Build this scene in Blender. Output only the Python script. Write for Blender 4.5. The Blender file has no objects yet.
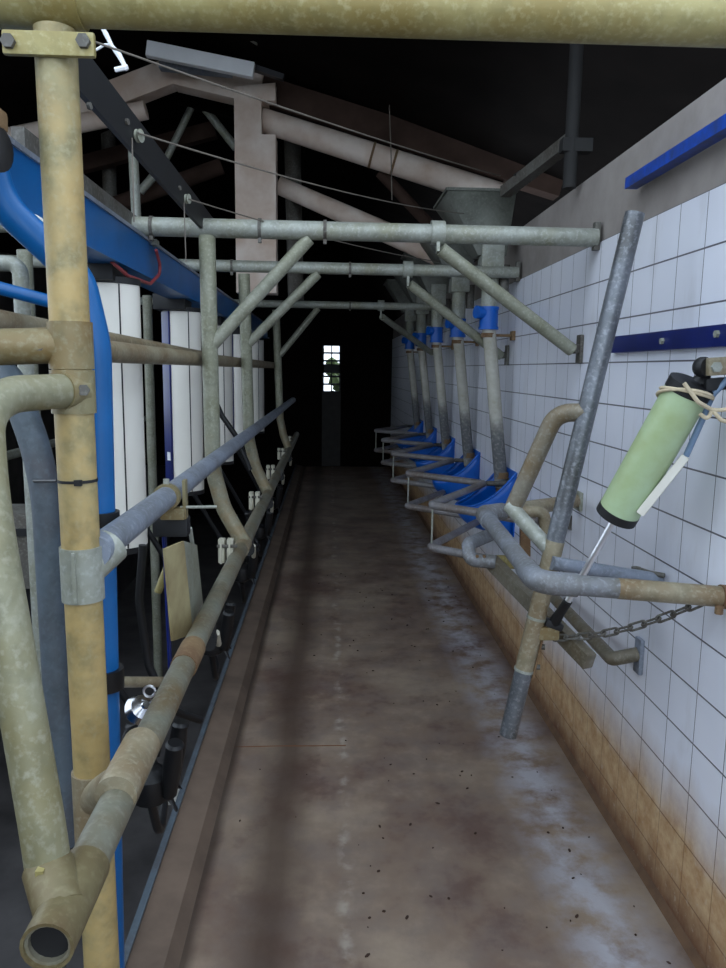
import bpy, bmesh, math, random
from mathutils import Vector, Matrix
random.seed(7)
S = bpy.context.scene
COL = S.collection
R = math.radians

# ------------------------------------------------------------------ camera
F = 745.0
CAM = Vector((0.0, 0.0, 1.56))
d = Vector(((329-363)/F, -(369-484)/F, -1.0)).normalized()        # the aisle direction (+Y) seen from the camera
r_ = -0.006
xz = -(math.cos(r_)*d.x + math.sin(r_)*d.y)/d.z
xc = Vector((math.cos(r_), math.sin(r_), xz)).normalized()
xc = (xc - d*xc.dot(d)).normalized()
zc = xc.cross(d)
ROT = Matrix((xc, d, zc))                                          # camera axes -> world axes
cam_d = bpy.data.cameras.new('camera')
cam = bpy.data.objects.new('camera', cam_d)
COL.objects.link(cam)
cam.matrix_world = Matrix.Translation(CAM) @ ROT.to_4x4()
cam_d.sensor_fit = 'VERTICAL'
cam_d.sensor_height = 36.0
cam_d.lens = 36.0*F/968.0
cam_d.clip_start = 0.02
S.camera = cam

def at(px, py, X=None, Y=None, Z=None):
    v = ROT @ Vector(((px-363)/F, -(py-484)/F, -1.0))
    if X is not None: t = (X-CAM.x)/v.x
    elif Y is not None: t = (Y-CAM.y)/v.y
    else: t = (Z-CAM.z)/v.z
    return CAM + v*t

# ------------------------------------------------------------------ materials
def lin(c):
    def f(u):
        u /= 255.0
        return u/12.92 if u <= 0.04045 else ((u+0.055)/1.055)**2.4
    return (f(c[0]), f(c[1]), f(c[2]), 1.0)

class NT:
    def __init__(s, name):
        s.m = bpy.data.materials.new(name); s.m.use_nodes = True
        s.t = s.m.node_tree; s.b = s.t.nodes['Principled BSDF']
        s.n = s.t.nodes; s.l = s.t.links
    def node(s, typ, **kw):
        o = s.n.new(typ)
        for k, v in kw.items(): setattr(o, k, v)
        return o
    def link(s, a, b): s.l.new(a, b)
    def coord(s, which='Object'):
        return s.node('ShaderNodeTexCoord').outputs[which]
    def noise(s, vec, scale, detail=4.0, rough=0.55, stretch=None):
        if stretch:
            mp = s.node('ShaderNodeMapping'); mp.inputs['Scale'].default_value = stretch
            s.link(vec, mp.inputs['Vector']); vec = mp.outputs['Vector']
        o = s.node('ShaderNodeTexNoise'); o.inputs['Scale'].default_value = scale
        o.inputs['Detail'].default_value = detail; o.inputs['Roughness'].default_value = rough
        s.link(vec, o.inputs['Vector']); return o.outputs['Fac']
    def ramp(s, fac, a, b):
        o = s.node('ShaderNodeMapRange'); o.inputs['From Min'].default_value = a; o.inputs['From Max'].default_value = b
        o.clamp = True; s.link(fac, o.inputs['Value']); return o.outputs['Result']
    def mix(s, fac, a, b):
        o = s.node('ShaderNodeMix', data_type='RGBA')
        for sock, v in ((o.inputs[0], fac), (o.inputs[6], a), (o.inputs[7], b)):
            if isinstance(v, (tuple, float, int)): sock.default_value = v
            else: s.link(v, sock)
        return o.outputs[2]
    def math(s, op, a, b=None):
        o = s.node('ShaderNodeMath', operation=op)
        for sock, v in ((o.inputs[0], a), (o.inputs[1], b)):
            if v is None: continue
            if isinstance(v, (float, int)): sock.default_value = v
            else: s.link(v, sock)
        return o.outputs[0]
    def bump(s, h, strength=0.3, dist=0.01):
        o = s.node('ShaderNodeBump'); o.inputs['Strength'].default_value = strength; o.inputs['Distance'].default_value = dist
        s.link(h, o.inputs['Height']); s.link(o.outputs[0], s.b.inputs['Normal'])
    def fin(s, color, rough=0.6, metal=0.0, spec=0.5):
        if isinstance(color, tuple): s.b.inputs['Base Color'].default_value = color
        else: s.link(color, s.b.inputs['Base Color'])
        s.b.inputs['Roughness'].default_value = rough
        s.b.inputs['Metallic'].default_value = metal
        s.b.inputs['Specular IOR Level'].default_value = spec
        return s.m

def simple(name, c, rough=0.6, metal=0.0, var=0.25, scale=9.0, c2=None, spec=0.5):
    m = NT(name); v = m.coord()
    n = m.noise(v, scale, 5)
    c1 = lin(c); k = 1-var
    dk = lin(c2) if c2 else (c1[0]*k, c1[1]*k, c1[2]*k, 1)
    col = m.mix(m.ramp(n, 0.35, 0.65), dk, c1)
    return m.fin(col, rough, metal, spec)

def galv(name, base, stain, amount=0.5, speck=None, rough=0.5, metal=0.15, low=None):
    """weathered zinc pipe: base colour, cloudy stain colour, pale flecks"""
    m = NT(name); v = m.coord()
    big = m.noise(v, 7.0, 4)
    fine = m.noise(v, 90.0, 3)
    med = m.noise(v, 24.0, 3)
    col = m.mix(m.ramp(big, 0.58-amount*0.4, 0.82-amount*0.3), lin(base), lin(stain))
    b = lin(base)
    col = m.mix(m.math('MULTIPLY', m.ramp(med, 0.5, 0.7), 0.55), col, (b[0]*0.55, b[1]*0.55, b[2]*0.5, 1))
    sp = lin(speck or tuple(min(255, int(x*1.25)) for x in base))
    col = m.mix(m.math('MULTIPLY', m.ramp(fine, 0.5, 0.72), 0.5), col, sp)
    if low:                                   # rust-tan staining that has crept up from the foot
        sp_z = m.node('ShaderNodeSeparateXYZ'); m.link(v, sp_z.inputs[0])
        zz = m.math('ADD', sp_z.outputs['Z'], m.math('MULTIPLY', m.math('SUBTRACT', med, 0.5), (low[2]-low[1])*1.5))
        col = m.mix(m.math('MULTIPLY', m.ramp(zz, low[2], low[1]), m.math('ADD', 0.25, m.math('MULTIPLY', m.ramp(med, 0.62, 0.4), 0.5))), col, lin(low[0]))
    m.bump(fine, 0.12, 0.004)
    return m.fin(col, rough, metal)

M = {}
M['zinc_yellow'] = galv('zinc_yellow', (156, 146, 96), (134, 118, 66), 0.6, (180, 172, 130))
M['zinc_post'] = galv('zinc_post', (138, 132, 98), (158, 132, 82), 0.55, (162, 157, 126), low=((184, 158, 104), 1.15, 1.62))
M['zinc_fit'] = galv('zinc_fit', (132, 124, 92), (122, 98, 58), 0.5, (150, 146, 118))
M['zinc_green'] = galv('zinc_green', (146, 147, 132), (124, 124, 102), 0.45, (172, 174, 160))
M['zinc_foot'] = galv('zinc_foot', (140, 141, 124), (120, 120, 96), 0.45, (168, 170, 154), low=((128, 108, 74), 0.22, 0.42))
M['zinc_grey'] = galv('zinc_grey', (150, 153, 144), (132, 132, 112), 0.4, (178, 180, 174))
M['zinc_blue'] = galv('zinc_blue', (134, 142, 156), (112, 116, 122), 0.4, (164, 170, 182))
M['zinc_dark'] = galv('zinc_dark', (112, 116, 122), (84, 84, 84), 0.5, (160, 164, 170), 0.38, 0.5)
M['zinc_tan'] = galv('zinc_tan', (146, 136, 112), (122, 102, 74), 0.5, (170, 164, 144))
M['slate_pipe'] = galv('slate_pipe', (84, 95, 104), (80, 80, 84), 0.35, (96, 106, 114), 0.55)
M['zinc_loop'] = galv('zinc_loop', (134, 132, 108), (118, 110, 76), 0.45, (160, 158, 140))
M['rust'] = galv('rust', (122, 98, 68), (96, 68, 44), 0.5, (140, 118, 88), 0.8, 0.0)
M['steel_old'] = galv('steel_old', (96, 94, 88), (70, 62, 54), 0.5, (128, 126, 118), 0.6)
M['blue_paint'] = simple('blue_paint', (0, 94, 160), 0.4, 0.0, 0.2, 6)
M['blue_dark'] = simple('blue_dark', (14, 32, 104), 0.35, 0.0, 0.4, 8)
M['blue_bar'] = simple('blue_bar', (20, 74, 178), 0.45, 0.0, 0.3, 22, (40, 62, 120))
M['blue_plastic'] = simple('blue_plastic', (0, 92, 190), 0.35, 0.0, 0.15, 5)
M['white_cover'] = simple('white_cover', (234, 230, 220), 0.42, 0.0, 0.06, 4)
M['black'] = simple('black', (22, 22, 24), 0.55, 0.0, 0.3)
M['black_steel'] = simple('black_steel', (40, 40, 44), 0.5, 0.3, 0.4, 14)
M['rubber'] = simple('rubber', (16, 16, 18), 0.45, 0.0, 0.3)
M['chrome'] = simple('chrome', (232, 232, 235), 0.28, 0.9, 0.05)
M['stainless'] = simple('stainless', (205, 205, 208), 0.22, 1.0, 0.1)
M['pale_green'] = simple('pale_green', (178, 200, 162), 0.38, 0.0, 0.2, 7, (160, 176, 128))
M['cream'] = simple('cream', (196, 192, 172), 0.5, 0.0, 0.25, 9)
M['cream_dirty'] = simple('cream_dirty', (168, 156, 116), 0.6, 0.0, 0.3, 9, (134, 118, 82))
M['hose_blue'] = simple('hose_blue', (116, 140, 168), 0.4)
M['cord'] = simple('cord', (206, 190, 160), 0.85, 0.0, 0.2, 60)
M['red_hose'] = simple('red_hose', (150, 62, 66), 0.4)
M['wire'] = simple('wire', (118, 110, 100), 0.6, 0.3)
M['truss_pale'] = simple('truss_pale', (218, 204, 192), 0.85, 0.0, 0.25, 5, (192, 168, 150))
M['truss_brown'] = simple('truss_brown', (150, 116, 96), 0.9, 0.0, 0.3, 5)
M['batten_white'] = simple('batten_white', (235, 236, 238), 0.5, 0.0, 0.06)
M['concrete_dark'] = simple('concrete_dark', (74, 70, 66), 0.9, 0.0, 0.4, 4)
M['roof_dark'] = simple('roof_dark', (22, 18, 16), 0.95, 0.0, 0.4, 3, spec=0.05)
M['shaded_timber'] = simple('shaded_timber', (70, 55, 48), 0.95, 0.0, 0.4, 5, spec=0.1)  # shade put into the timber colour, for truss members fading into the dark
M['dark_iron'] = simple('dark_iron', (28, 27, 26), 0.8, 0.0, 0.4, 8)
M['loop_zinc'] = galv('loop_zinc', (124, 118, 104), (112, 92, 62), 0.6, (150, 146, 134))
M['gate_zinc'] = galv('gate_zinc', (126, 130, 138), (104, 102, 98), 0.5, (156, 160, 168))
M['dull_bar'] = galv('dull_bar', (112, 106, 92), (92, 78, 56), 0.5, (134, 130, 118))
M['hopper'] = galv('hopper', (104, 106, 98), (84, 86, 78), 0.5, (120, 122, 114), 0.6)
M['door_grey'] = simple('door_grey', (58, 56, 54), 0.8)
M['tee_brown'] = galv('tee_brown', (108, 98, 68), (88, 70, 44), 0.5, (126, 118, 88))
M['low_zinc'] = galv('low_zinc', (118, 118, 104), (104, 88, 62), 0.5, (140, 138, 124))
M['off_white'] = simple('off_white', (222, 218, 206), 0.45, 0.0, 0.1)
M['crumb'] = simple('crumb', (58, 38, 26), 0.95)

def mat_wall_concrete():
    m = NT('wall_concrete'); v = m.coord()
    n = m.noise(v, 3, 6, 0.6); f = m.noise(v, 40, 4)
    col = m.mix(m.ramp(n, 0.3, 0.7), lin((132, 124, 118)), lin((164, 156, 150)))
    m.bump(f, 0.3, 0.004)
    return m.fin(col, 0.9)
M['wall_concrete'] = mat_wall_concrete()

TILE_TOP, TILE_W, TILE_H = 2.04, 0.157, 0.148
def mat_tile():
    m = NT('glazed_tile'); v = m.coord()
    sp = m.node('ShaderNodeSeparateXYZ'); m.link(v, sp.inputs[0])
    def grid(coord, off, size, w):
        q = m.math('FRACT', m.math('DIVIDE', m.math('ADD', coord, off), size))
        a = m.math('ABSOLUTE', m.math('SUBTRACT', q, 0.5))
        return m.math('GREATER_THAN', a, 0.5-w/size/2), q
    gv, _ = grid(sp.outputs['Y'], 50*TILE_W-1.94+0.078, TILE_W, 0.0032)
    gh, _ = grid(sp.outputs['Z'], 50*TILE_H-TILE_TOP, TILE_H, 0.0048)
    g = m.math('MAXIMUM', gv, gh)
    n = m.noise(v, 2.2, 3)
    smear = m.noise(v, 5, 5, 0.6, (1, 1.6, 0.5))
    base = m.mix(m.ramp(n, 0.3, 0.7), lin((226, 229, 240)), lin((236, 237, 245)))
    base = m.mix(m.math('MULTIPLY', m.ramp(smear, 0.55, 0.75), 0.25), base, lin((178, 170, 164)))
    base = m.mix(g, base, lin((92, 90, 98)))
    # rust-brown dirt splashed up the lowest courses
    edge = m.noise(v, 6, 5, 0.65, (1, 1.2, 0.35))
    zz = m.math('ADD', sp.outputs['Z'], m.math('MULTIPLY', m.math('SUBTRACT', edge, 0.5), -0.16))
    st = m.ramp(zz, 0.48, 0.25)
    patch = m.noise(v, 16, 6, 0.7)
    dirt = m.mix(m.ramp(patch, 0.35, 0.62), lin((164, 124, 82)), lin((196, 166, 126)))
    dirt = m.mix(m.math('MULTIPLY', g, 0.7), dirt, lin((104, 70, 40)))
    foot = m.ramp(zz, 0.17, 0.0)
    dirt = m.mix(foot, dirt, lin((92, 56, 36)))
    patch2 = m.ramp(m.noise(v, 30, 4, 0.7), 0.58, 0.72)
    dirt = m.mix(m.math('MULTIPLY', patch2, 0.5), dirt, lin((186, 174, 158)))
    col = m.mix(st, base, dirt)
    m.bump(m.math('SUBTRACT', 1.0, g), 0.3, 0.002)
    mr = m.node('ShaderNodeMapRange'); m.link(st, mr.inputs['Value'])
    mr.inputs['To Min'].default_value = 0.3; mr.inputs['To Max'].default_value = 0.75
    m.fin(col, 0.3)
    m.link(mr.outputs[0], m.b.inputs['Roughness'])
    return m.m
M['tile'] = mat_tile()

def mat_floor():
    m = NT('aisle_concrete'); v = m.coord()
    sp = m.node('ShaderNodeSeparateXYZ'); m.link(v, sp.inputs[0])
    n1 = m.noise(v, 1.6, 5, 0.6); n2 = m.noise(v, 7, 6, 0.65); n3 = m.noise(v, 60, 3)
    col = m.mix(m.ramp(n1, 0.34, 0.66), lin((98, 76, 66)), lin((144, 128, 110)))
    col = m.mix(m.math('MULTIPLY', m.ramp(n2, 0.42, 0.68), 0.6), col, lin((112, 100, 94)))
    n4 = m.noise(v, 3.2, 6, 0.7)
    col = m.mix(m.math('MULTIPLY', m.ramp(n4, 0.52, 0.68), 0.55), col, lin((148, 130, 112)))
    col = m.mix(m.math('MULTIPLY', m.ramp(n4, 0.46, 0.34), 0.5), col, lin((88, 68, 60)))
    # soft brown shadow strip down the aisle, painted into the colour
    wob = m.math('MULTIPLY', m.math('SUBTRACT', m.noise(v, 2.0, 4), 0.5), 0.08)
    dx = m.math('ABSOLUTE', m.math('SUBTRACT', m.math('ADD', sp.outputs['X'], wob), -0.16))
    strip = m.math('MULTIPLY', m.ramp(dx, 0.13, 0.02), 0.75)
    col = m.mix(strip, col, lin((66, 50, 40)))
    # pale limescale beside the tiled wall and down the middle
    dw = m.math('ABSOLUTE', m.math('SUBTRACT', m.math('ADD', sp.outputs['X'], m.math('MULTIPLY', wob, 1.5)), 0.80))
    pale = m.math('MULTIPLY', m.ramp(dw, 0.17, 0.03), m.ramp(n2, 0.38, 0.6))
    col = m.mix(m.math('MULTIPLY', pale, 0.8), col, lin((172, 172, 180)))
    dm = m.math('ABSOLUTE', m.math('SUBTRACT', m.math('ADD', sp.outputs['X'], wob), 0.06))
    mid = m.math('MULTIPLY', m.ramp(dm, 0.03, 0.005), m.ramp(m.noise(v, 11, 4), 0.5, 0.65))
    col = m.mix(m.math('MULTIPLY', mid, 0.6), col, lin((166, 156, 142)))
    jn = m.math('LESS_THAN', m.math('ABSOLUTE', m.math('SUBTRACT', m.math('ADD', sp.outputs['Y'], m.math('MULTIPLY', wob, 0.3)), 2.92)), 0.004)
    col = m.mix(m.math('MULTIPLY', jn, m.math('LESS_THAN', sp.outputs['X'], 0.08)), col, lin((112, 70, 40)))
    # darker band along the foot of the kerb
    dk = m.ramp(m.math('ADD', sp.outputs['X'], m.math('MULTIPLY', wob, 0.4)), -0.345, -0.375)
    col = m.mix(m.math('MULTIPLY', dk, 0.8), col, lin((60, 48, 40)))
    h = m.math('ADD', m.math('MULTIPLY', n2, 0.7), m.math('MULTIPLY', n3, 0.3))
    m.bump(h, 0.25, 0.01)
    return m.fin(col, 0.62, 0.0, 0.4)
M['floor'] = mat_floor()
def mat_feed():
    m = NT('feed_zinc'); v = m.coord()
    sp = m.node('ShaderNodeSeparateXYZ'); m.link(v, sp.inputs[0])
    n = m.noise(v, 9, 4); f = m.noise(v, 60, 3)
    col = m.mix(m.ramp(n, 0.35, 0.65), lin((158, 154, 138)), lin((184, 182, 172)))
    zz = m.math('ADD', sp.outputs['Z'], m.math('MULTIPLY', m.math('SUBTRACT', n, 0.5), 0.25))
    rub = m.math('MULTIPLY', m.ramp(zz, 0.42, 0.28), m.ramp(zz, 0.0, 0.06))
    col = m.mix(m.math('MULTIPLY', rub, 0.85), col, lin((62, 66, 76)))
    col = m.mix(m.math('MULTIPLY', m.ramp(f, 0.5, 0.7), 0.25), col, lin((200, 198, 190)))
    return m.fin(col, 0.5, 0.1)
M['feed_zinc'] = mat_feed()
M['zigzag_zinc'] = galv('zigzag_zinc', (128, 126, 128), (104, 92, 84), 0.5, (150, 148, 150))
M['kerb'] = simple('kerb_concrete', (112, 94, 80), 0.85, 0.0, 0.35, 6)
M['skirt'] = simple('skirting_dirt', (100, 74, 52), 0.85, 0.0, 0.35, 14)
M['pit_floor'] = simple('pit_concrete', (80, 77, 77), 0.6, 0.0, 0.5, 4)
M['ground'] = simple('yard_ground', (92, 90, 82), 0.95, 0.0, 0.2, 2)
M['trunk'] = simple('outdoor_green', (88, 104, 60), 0.9, 0.0, 0.4, 6)

# ------------------------------------------------------------------ mesh building
def fillet(pts, rad, n=7):
    pts = [Vector(p) for p in pts]
    out = [pts[0]]
    for i in range(1, len(pts)-1):
        a, b, c = pts[i-1], pts[i], pts[i+1]
        u, w = (a-b), (c-b)
        lu, lw = u.length, w.length
        u.normalize(); w.normalize()
        ang = u.angle(w, math.pi)
        if ang > R(176): out.append(b); continue
        rr = rad[i] if isinstance(rad, dict) and i in rad else (rad if not isinstance(rad, dict) else 0.05)
        t = min(rr/math.tan(ang/2), lu*0.48, lw*0.48)
        rr = t*math.tan(ang/2)
        bis = (u+w).normalized()
        cen = b + bis*(rr/math.sin(ang/2))
        s, e = b+u*t, b+w*t
        vs, ve = (s-cen), (e-cen)
        tot = vs.angle(ve)
        ax = vs.cross(ve).normalized()
        for k in range(n+1):
            out.append(cen + Matrix.Rotation(tot*k/n, 3, ax) @ vs)
    out.append(pts[-1])
    return out

class MB:
    def __init__(s): s.bm = bmesh.new()
    def ring(s, c, u, v, r, n):
        return [s.bm.verts.new(c + u*(math.cos(2*math.pi*k/n)*r) + v*(math.sin(2*math.pi*k/n)*r)) for k in range(n)]
    def tube(s, pts, r, n=16, caps=True, closed=False):
        pts = [Vector(p) for p in pts]
        N = len(pts)
        rs = r if isinstance(r, (list, tuple)) else [r]*N
        tang = []
        for i in range(N):
            if closed: t = pts[(i+1) % N]-pts[i-1]
            elif i == 0: t = pts[1]-pts[0]
            elif i == N-1: t = pts[-1]-pts[-2]
            else: t = (pts[i+1]-pts[i]).normalized()+(pts[i]-pts[i-1]).normalized()
            tang.append(t.normalized())
        ref = Vector((0, 0, 1)) if abs(tang[0].z) < 0.9 else Vector((1, 0, 0))
        u = tang[0].cross(ref).normalized()
        rings = []
        for i in range(N):
            t = tang[i]
            u = (u - t*u.dot(t)).normalized()
            v = t.cross(u)
            rings.append(s.ring(pts[i], u, v, rs[i], n))
        m = N if closed else N-1
        for i in range(m):
            a, b = rings[i], rings[(i+1) % N]
            for k in range(n):
                s.bm.faces.new((a[k], a[(k+1) % n], b[(k+1) % n], b[k]))
        if caps and not closed:
            s.bm.faces.new(rings[0][::-1]); s.bm.faces.new(rings[-1])
        return s
    def pipe_open(s, p0, p1, r, wall, n=20):
        """hollow pipe, open at p0"""
        p0, p1 = Vector(p0), Vector(p1)
        t = (p1-p0).normalized()
        ref = Vector((0, 0, 1)) if abs(t.z) < 0.9 else Vector((1, 0, 0))
        u = t.cross(ref).normalized(); v = t.cross(u)
        depth = min(0.6, (p1-p0).length*0.6)
        rg = [s.ring(c, u, v, q, n) for c, q in ((p0+t*depth, r-wall), (p0, r-wall), (p0, r), (p1, r))]
        for a, b in zip(rg, rg[1:]):
            for k in range(n): s.bm.faces.new((a[k], a[(k+1) % n], b[(k+1) % n], b[k]))
        s.bm.faces.new(rg[0]); s.bm.faces.new(rg[-1])
        return s
    def box(s, c, size, rot=None, bev=0.0):
        c = Vector(c)
        q = bmesh.ops.create_cube(s.bm, size=1.0)
        vs = q['verts']
        for v in vs:
            p = Vector((v.co.x*size[0], v.co.y*size[1], v.co.z*size[2]))
            v.co = p
        if bev > 0:
            es = list({e for v in vs for e in v.link_edges})
            g = bmesh.ops.bevel(s.bm, geom=es, offset=bev, segments=2, affect='EDGES', profile=0.7)
            vs = list({v for f in g['faces'] for v in f.verts} | {v for v in vs if v.is_valid})
        for v in vs:
            v.co = (rot @ v.co if rot else v.co) + c
        return s
    def bar(s, a, b, w, h, up=(0, 0, 1), bev=0.0):
        """rectangular bar from a to b; w across, h along up"""
        a, b = Vector(a), Vector(b)
        y = (b-a); L = y.length; y.normalize()
        x = y.cross(Vector(up)).normalized(); z = x.cross(y)
        rot = Matrix((x, y, z)).transposed()
        return s.box((a+b)/2, (w, L, h), rot, bev)
    def lathe(s, prof, origin, axis=(0, 0, 1), n=24):
        """prof: (radius, height) pairs along axis"""
        o = Vector(origin); t = Vector(axis).normalized()
        pts = [o+t*h for _, h in prof]
        ref = Vector((0, 0, 1)) if abs(t.z) < 0.9 else Vector((1, 0, 0))
        u = t.cross(ref).normalized(); v = t.cross(u)
        rings = [s.ring(p, u, v, max(q[0], 1e-4), n) for p, q in zip(pts, prof)]
        for a, b in zip(rings, rings[1:]):
            for k in range(n):
                s.bm.faces.new((a[k], a[(k+1) % n], b[(k+1) % n], b[k]))
        s.bm.faces.new(rings[0][::-1]); s.bm.faces.new(rings[-1])
        return s
    def prism(s, poly, origin, ex, ey, ez, depth):
        """polygon in (ex,ey) extruded by depth along ez"""
        o = Vector(origin); ex, ey, ez = Vector(ex), Vector(ey), Vector(ez)
        a = [s.bm.verts.new(o+ex*x+ey*y) for x, y in poly]
        b = [s.bm.verts.new(o+ex*x+ey*y+ez*depth) for x, y in poly]
        n = len(a)
        s.bm.faces.new(a); s.bm.faces.new(b[::-1])
        for k in range(n): s.bm.faces.new((a[k], b[k], b[(k+1) % n], a[(k+1) % n]))
        return s
    def faces(s, verts, faces):
        vs = [s.bm.verts.new(Vector(v)) for v in verts]
        for f in faces: s.bm.faces.new([vs[i] for i in f])
        return s
    def nut(s, p, axis, r=0.012, h=0.012):
        t = Vector(axis).normalized()
        return s.tube([Vector(p), Vector(p)+t*h], r, 6)
    def build(s, name, mat, parent=None, sharp=38, origin=None):
        bmesh.ops.recalc_face_normals(s.bm, faces=s.bm.faces)
        me = bpy.data.meshes.new(name)
        xs = [v.co for v in s.bm.verts]
        if parent is not None:
            off = world_loc(parent)
            if origin is None: org = off
        if parent is None:
            off = Vector((0, 0, 0))
            lo = Vector((min(v.x for v in xs), min(v.y for v in xs), min(v.z for v in xs)))
            hi = Vector((max(v.x for v in xs), max(v.y for v in xs), max(v.z for v in xs)))
            org = Vector(origin) if origin is not None else Vector(((lo.x+hi.x)/2, (lo.y+hi.y)/2, lo.z))
        for v in s.bm.verts: v.co -= org
        s.bm.to_mesh(me); s.bm.free()
        me.materials.append(M[mat] if isinstance(mat, str) else mat)
        for p in me.polygons: p.use_smooth = True
        me.set_sharp_from_angle(angle=R(sharp))
        o = bpy.data.objects.new(name, me)
        COL.objects.link(o)
        if parent is not None:
            o.parent = parent; o.location = org-off
        else: o.location = org
        return o

def world_loc(o):
    p = Vector(o.location)
    while o.parent is not None:
        o = o.parent; p += Vector(o.location)
    return p

def tag(o, label=None, cat=None, group=None, kind=None):
    if label: o['label'] = label
    if cat: o['category'] = cat
    if group: o['group'] = group
    if kind: o['kind'] = kind
    return o
def thing(name, loc, label, cat, group=None, kind=None):
    o = bpy.data.objects.new(name, None); COL.objects.link(o)
    o.location = Vector(loc); o.empty_display_size = 0.1
    return tag(o, label, cat, group, kind)
def copy_tree(o, parent=None):
    c = o.copy(); COL.objects.link(c)
    if parent is not None: c.parent = parent
    for ch in [k for k in bpy.data.objects if k.parent == o]: copy_tree(ch, c)
    return c
def dup(o, shift, label, group=None):
    c = copy_tree(o); c.location = Vector(o.location)+Vector(shift)
    c['label'] = label
    if group: c['group'] = group
    return c

# ------------------------------------------------------------------ the building
XW = 1.0          # face of the tiled wall
YE = 12.0         # far end
PIT = -0.80
XK0, XK1 = -0.52, -0.385

def struct(o): o['kind'] = 'structure'; return o
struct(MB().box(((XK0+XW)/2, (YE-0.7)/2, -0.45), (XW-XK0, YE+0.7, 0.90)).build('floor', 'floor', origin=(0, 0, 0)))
struct(MB().box((-1.35, (YE-0.7)/2, PIT-0.05), (1.64, YE+0.7, 0.1)).build('floor_pit', 'pit_floor', origin=(0, 0, 0)))
struct(MB().box((-2.8, (YE-0.7)/2, -0.45), (1.26, YE+0.7, 0.9)).build('floor_left', 'pit_floor', origin=(0, 0, 0)))
struct(MB().box((0, -7.7, -0.1), (30, 14, 0.2)).build('ground', 'ground', origin=(0, 0, 0)))
# tiled partition wall
wr = struct(MB().box((XW+0.075, (YE-0.7)/2, 1.155), (0.13, YE+0.7, 2.31)).build('wall_right', 'wall_concrete', origin=(0, 0, 0)))
MB().box((XW+0.006, (YE-0.7)/2, TILE_TOP/2), (0.012, YE+0.7, TILE_TOP)).build('tiling', 'tile', wr)
# small mortar fillet at the wall foot
MB().prism([(0, 0), (-0.018, 0), (-0.010, 0.007), (0, 0.022)], (XW, -0.6, 0.0), (1, 0, 0), (0, 0, 1), (0, 1, 0), YE+0.5).build('skirting', 'skirt', wr)
# kerb: a raised concrete lip sloping to the aisle, with a steel edge
kb = struct(MB().prism([(XK0, -0.02), (XK1, -0.02), (XK1, 0.0), (XK1-0.03, 0.035), (XK0, 0.05)], (0, -0.6, 0), (1, 0, 0), (0, 0, 1), (0, 1, 0), YE+0.4).build('kerb', 'kerb'))
struct(MB().prism([(XK0-0.008, -0.06), (XK0+0.012, -0.06), (XK0+0.012, 0.056), (XK0-0.008, 0.056)], (0, -0.6, 0), (1, 0, 0), (0, 0, 1), (0, 1, 0), YE+0.4).build('kerb_edging', 'slate_pipe'))
# dark outer walls
WY0, WY1, WZ0, WZ1 = 0.6, 6.2, 1.05, 2.55
wl_ = MB()
wl_.box((-3.5, 5.7, (WZ0-0.8)/2), (0.15, 12.8, WZ0+0.8))
wl_.box((-3.5, 5.7, (WZ1+2.75)/2), (0.15, 12.8, 2.75-WZ1))
wl_.box((-3.5, (WY1+12.1)/2, (WZ0+WZ1)/2), (0.15, 12.1-WY1, WZ1-WZ0))
wl_.box((-3.5, (WY0-0.7)/2, (WZ0+WZ1)/2), (0.15, WY0+0.7, WZ1-WZ0))
struct(wl_.build('wall_left', 'concrete_dark'))
wf = MB()
for k in range(5): wf.box((-3.5, WY0+(WY1-WY0)*k/4, (WZ0+WZ1)/2), (0.08, 0.06, WZ1-WZ0))
for z in (WZ0+0.03, WZ1-0.03): wf.box((-3.5, (WY0+WY1)/2, z), (0.08, WY1-WY0, 0.06))
struct(wf.build('window_1', 'truss_brown'))
struct(MB().box((-9.6, 5, -0.1), (12.0, 14, 0.2)).build('ground_side', 'ground', origin=(0, 0, 0)))
struct(MB().box((3.3, 5.7, 1.3), (0.15, 12.8, 2.6)).build('wall_outer', 'concrete_dark'))
struct(MB().box((-2.02, -0.55, 0.5), (2.9, 0.12, 2.6)).build('pit_shade_wall', 'concrete_dark'))  # unseen wall, added to keep front daylight off the pit
struct(MB().box((2.2, -0.55, 1.2), (2.1, 0.12, 2.4)).build('wall_front_right', 'concrete_dark'))
# end wall with a door gap
D0, D1 = at(322, 380, Y=YE).x, at(341, 380, Y=YE).x
zt, zb = at(331, 345, Y=YE).z, 0.0
we = MB()
we.box(((-3.5+D0)/2, YE+0.08, 1.4), (D0+3.5, 0.15, 5.0))
we.box(((3.3+D1)/2, YE+0.08, 1.4), (3.3-D1, 0.15, 5.0))
we.box(((D0+D1)/2, YE+0.08, (zt+3.9)/2), (D1-D0, 0.15, 3.9-zt))
we.box(((D0+D1)/2, YE+0.08, -0.42), (D1-D0, 0.15, 0.84))
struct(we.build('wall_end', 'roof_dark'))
# roof: two slopes of dark sheeting
AP = at(188, 60, Y=5.2)
RX, RZ = AP.x, AP.z+0.12
def roof_z(x): return RZ - (x-RX)*0.33 if x > RX else RZ - (RX-x)*0.36
rf = MB()
ROOF_Y = 2.3          # the yard in front of this is open to the sky
for x0, x1 in ((-3.7, RX), (RX, 3.5)):
    n = 60
    top, bot = [], []
    for k in range(n+1):
        y = ROOF_Y + (YE+0.15-ROOF_Y)*k/n
        w = 0.012*math.sin(k*2.4)
        for lst, dz in ((bot, 0.0), (top, 0.04)):
            lst.append((rf.bm.verts.new((x0, y, roof_z(x0)+w+dz)), rf.bm.verts.new((x1, y, roof_z(x1)+w+dz))))
    for k in range(n):
        rf.bm.faces.new((bot[k][0], bot[k][1], bot[k+1][1], bot[k+1][0]))
        rf.bm.faces.new((top[k][0], top[k+1][0], top[k+1][1], top[k][1]))
struct(rf.build('ceiling', 'roof_dark'))
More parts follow.
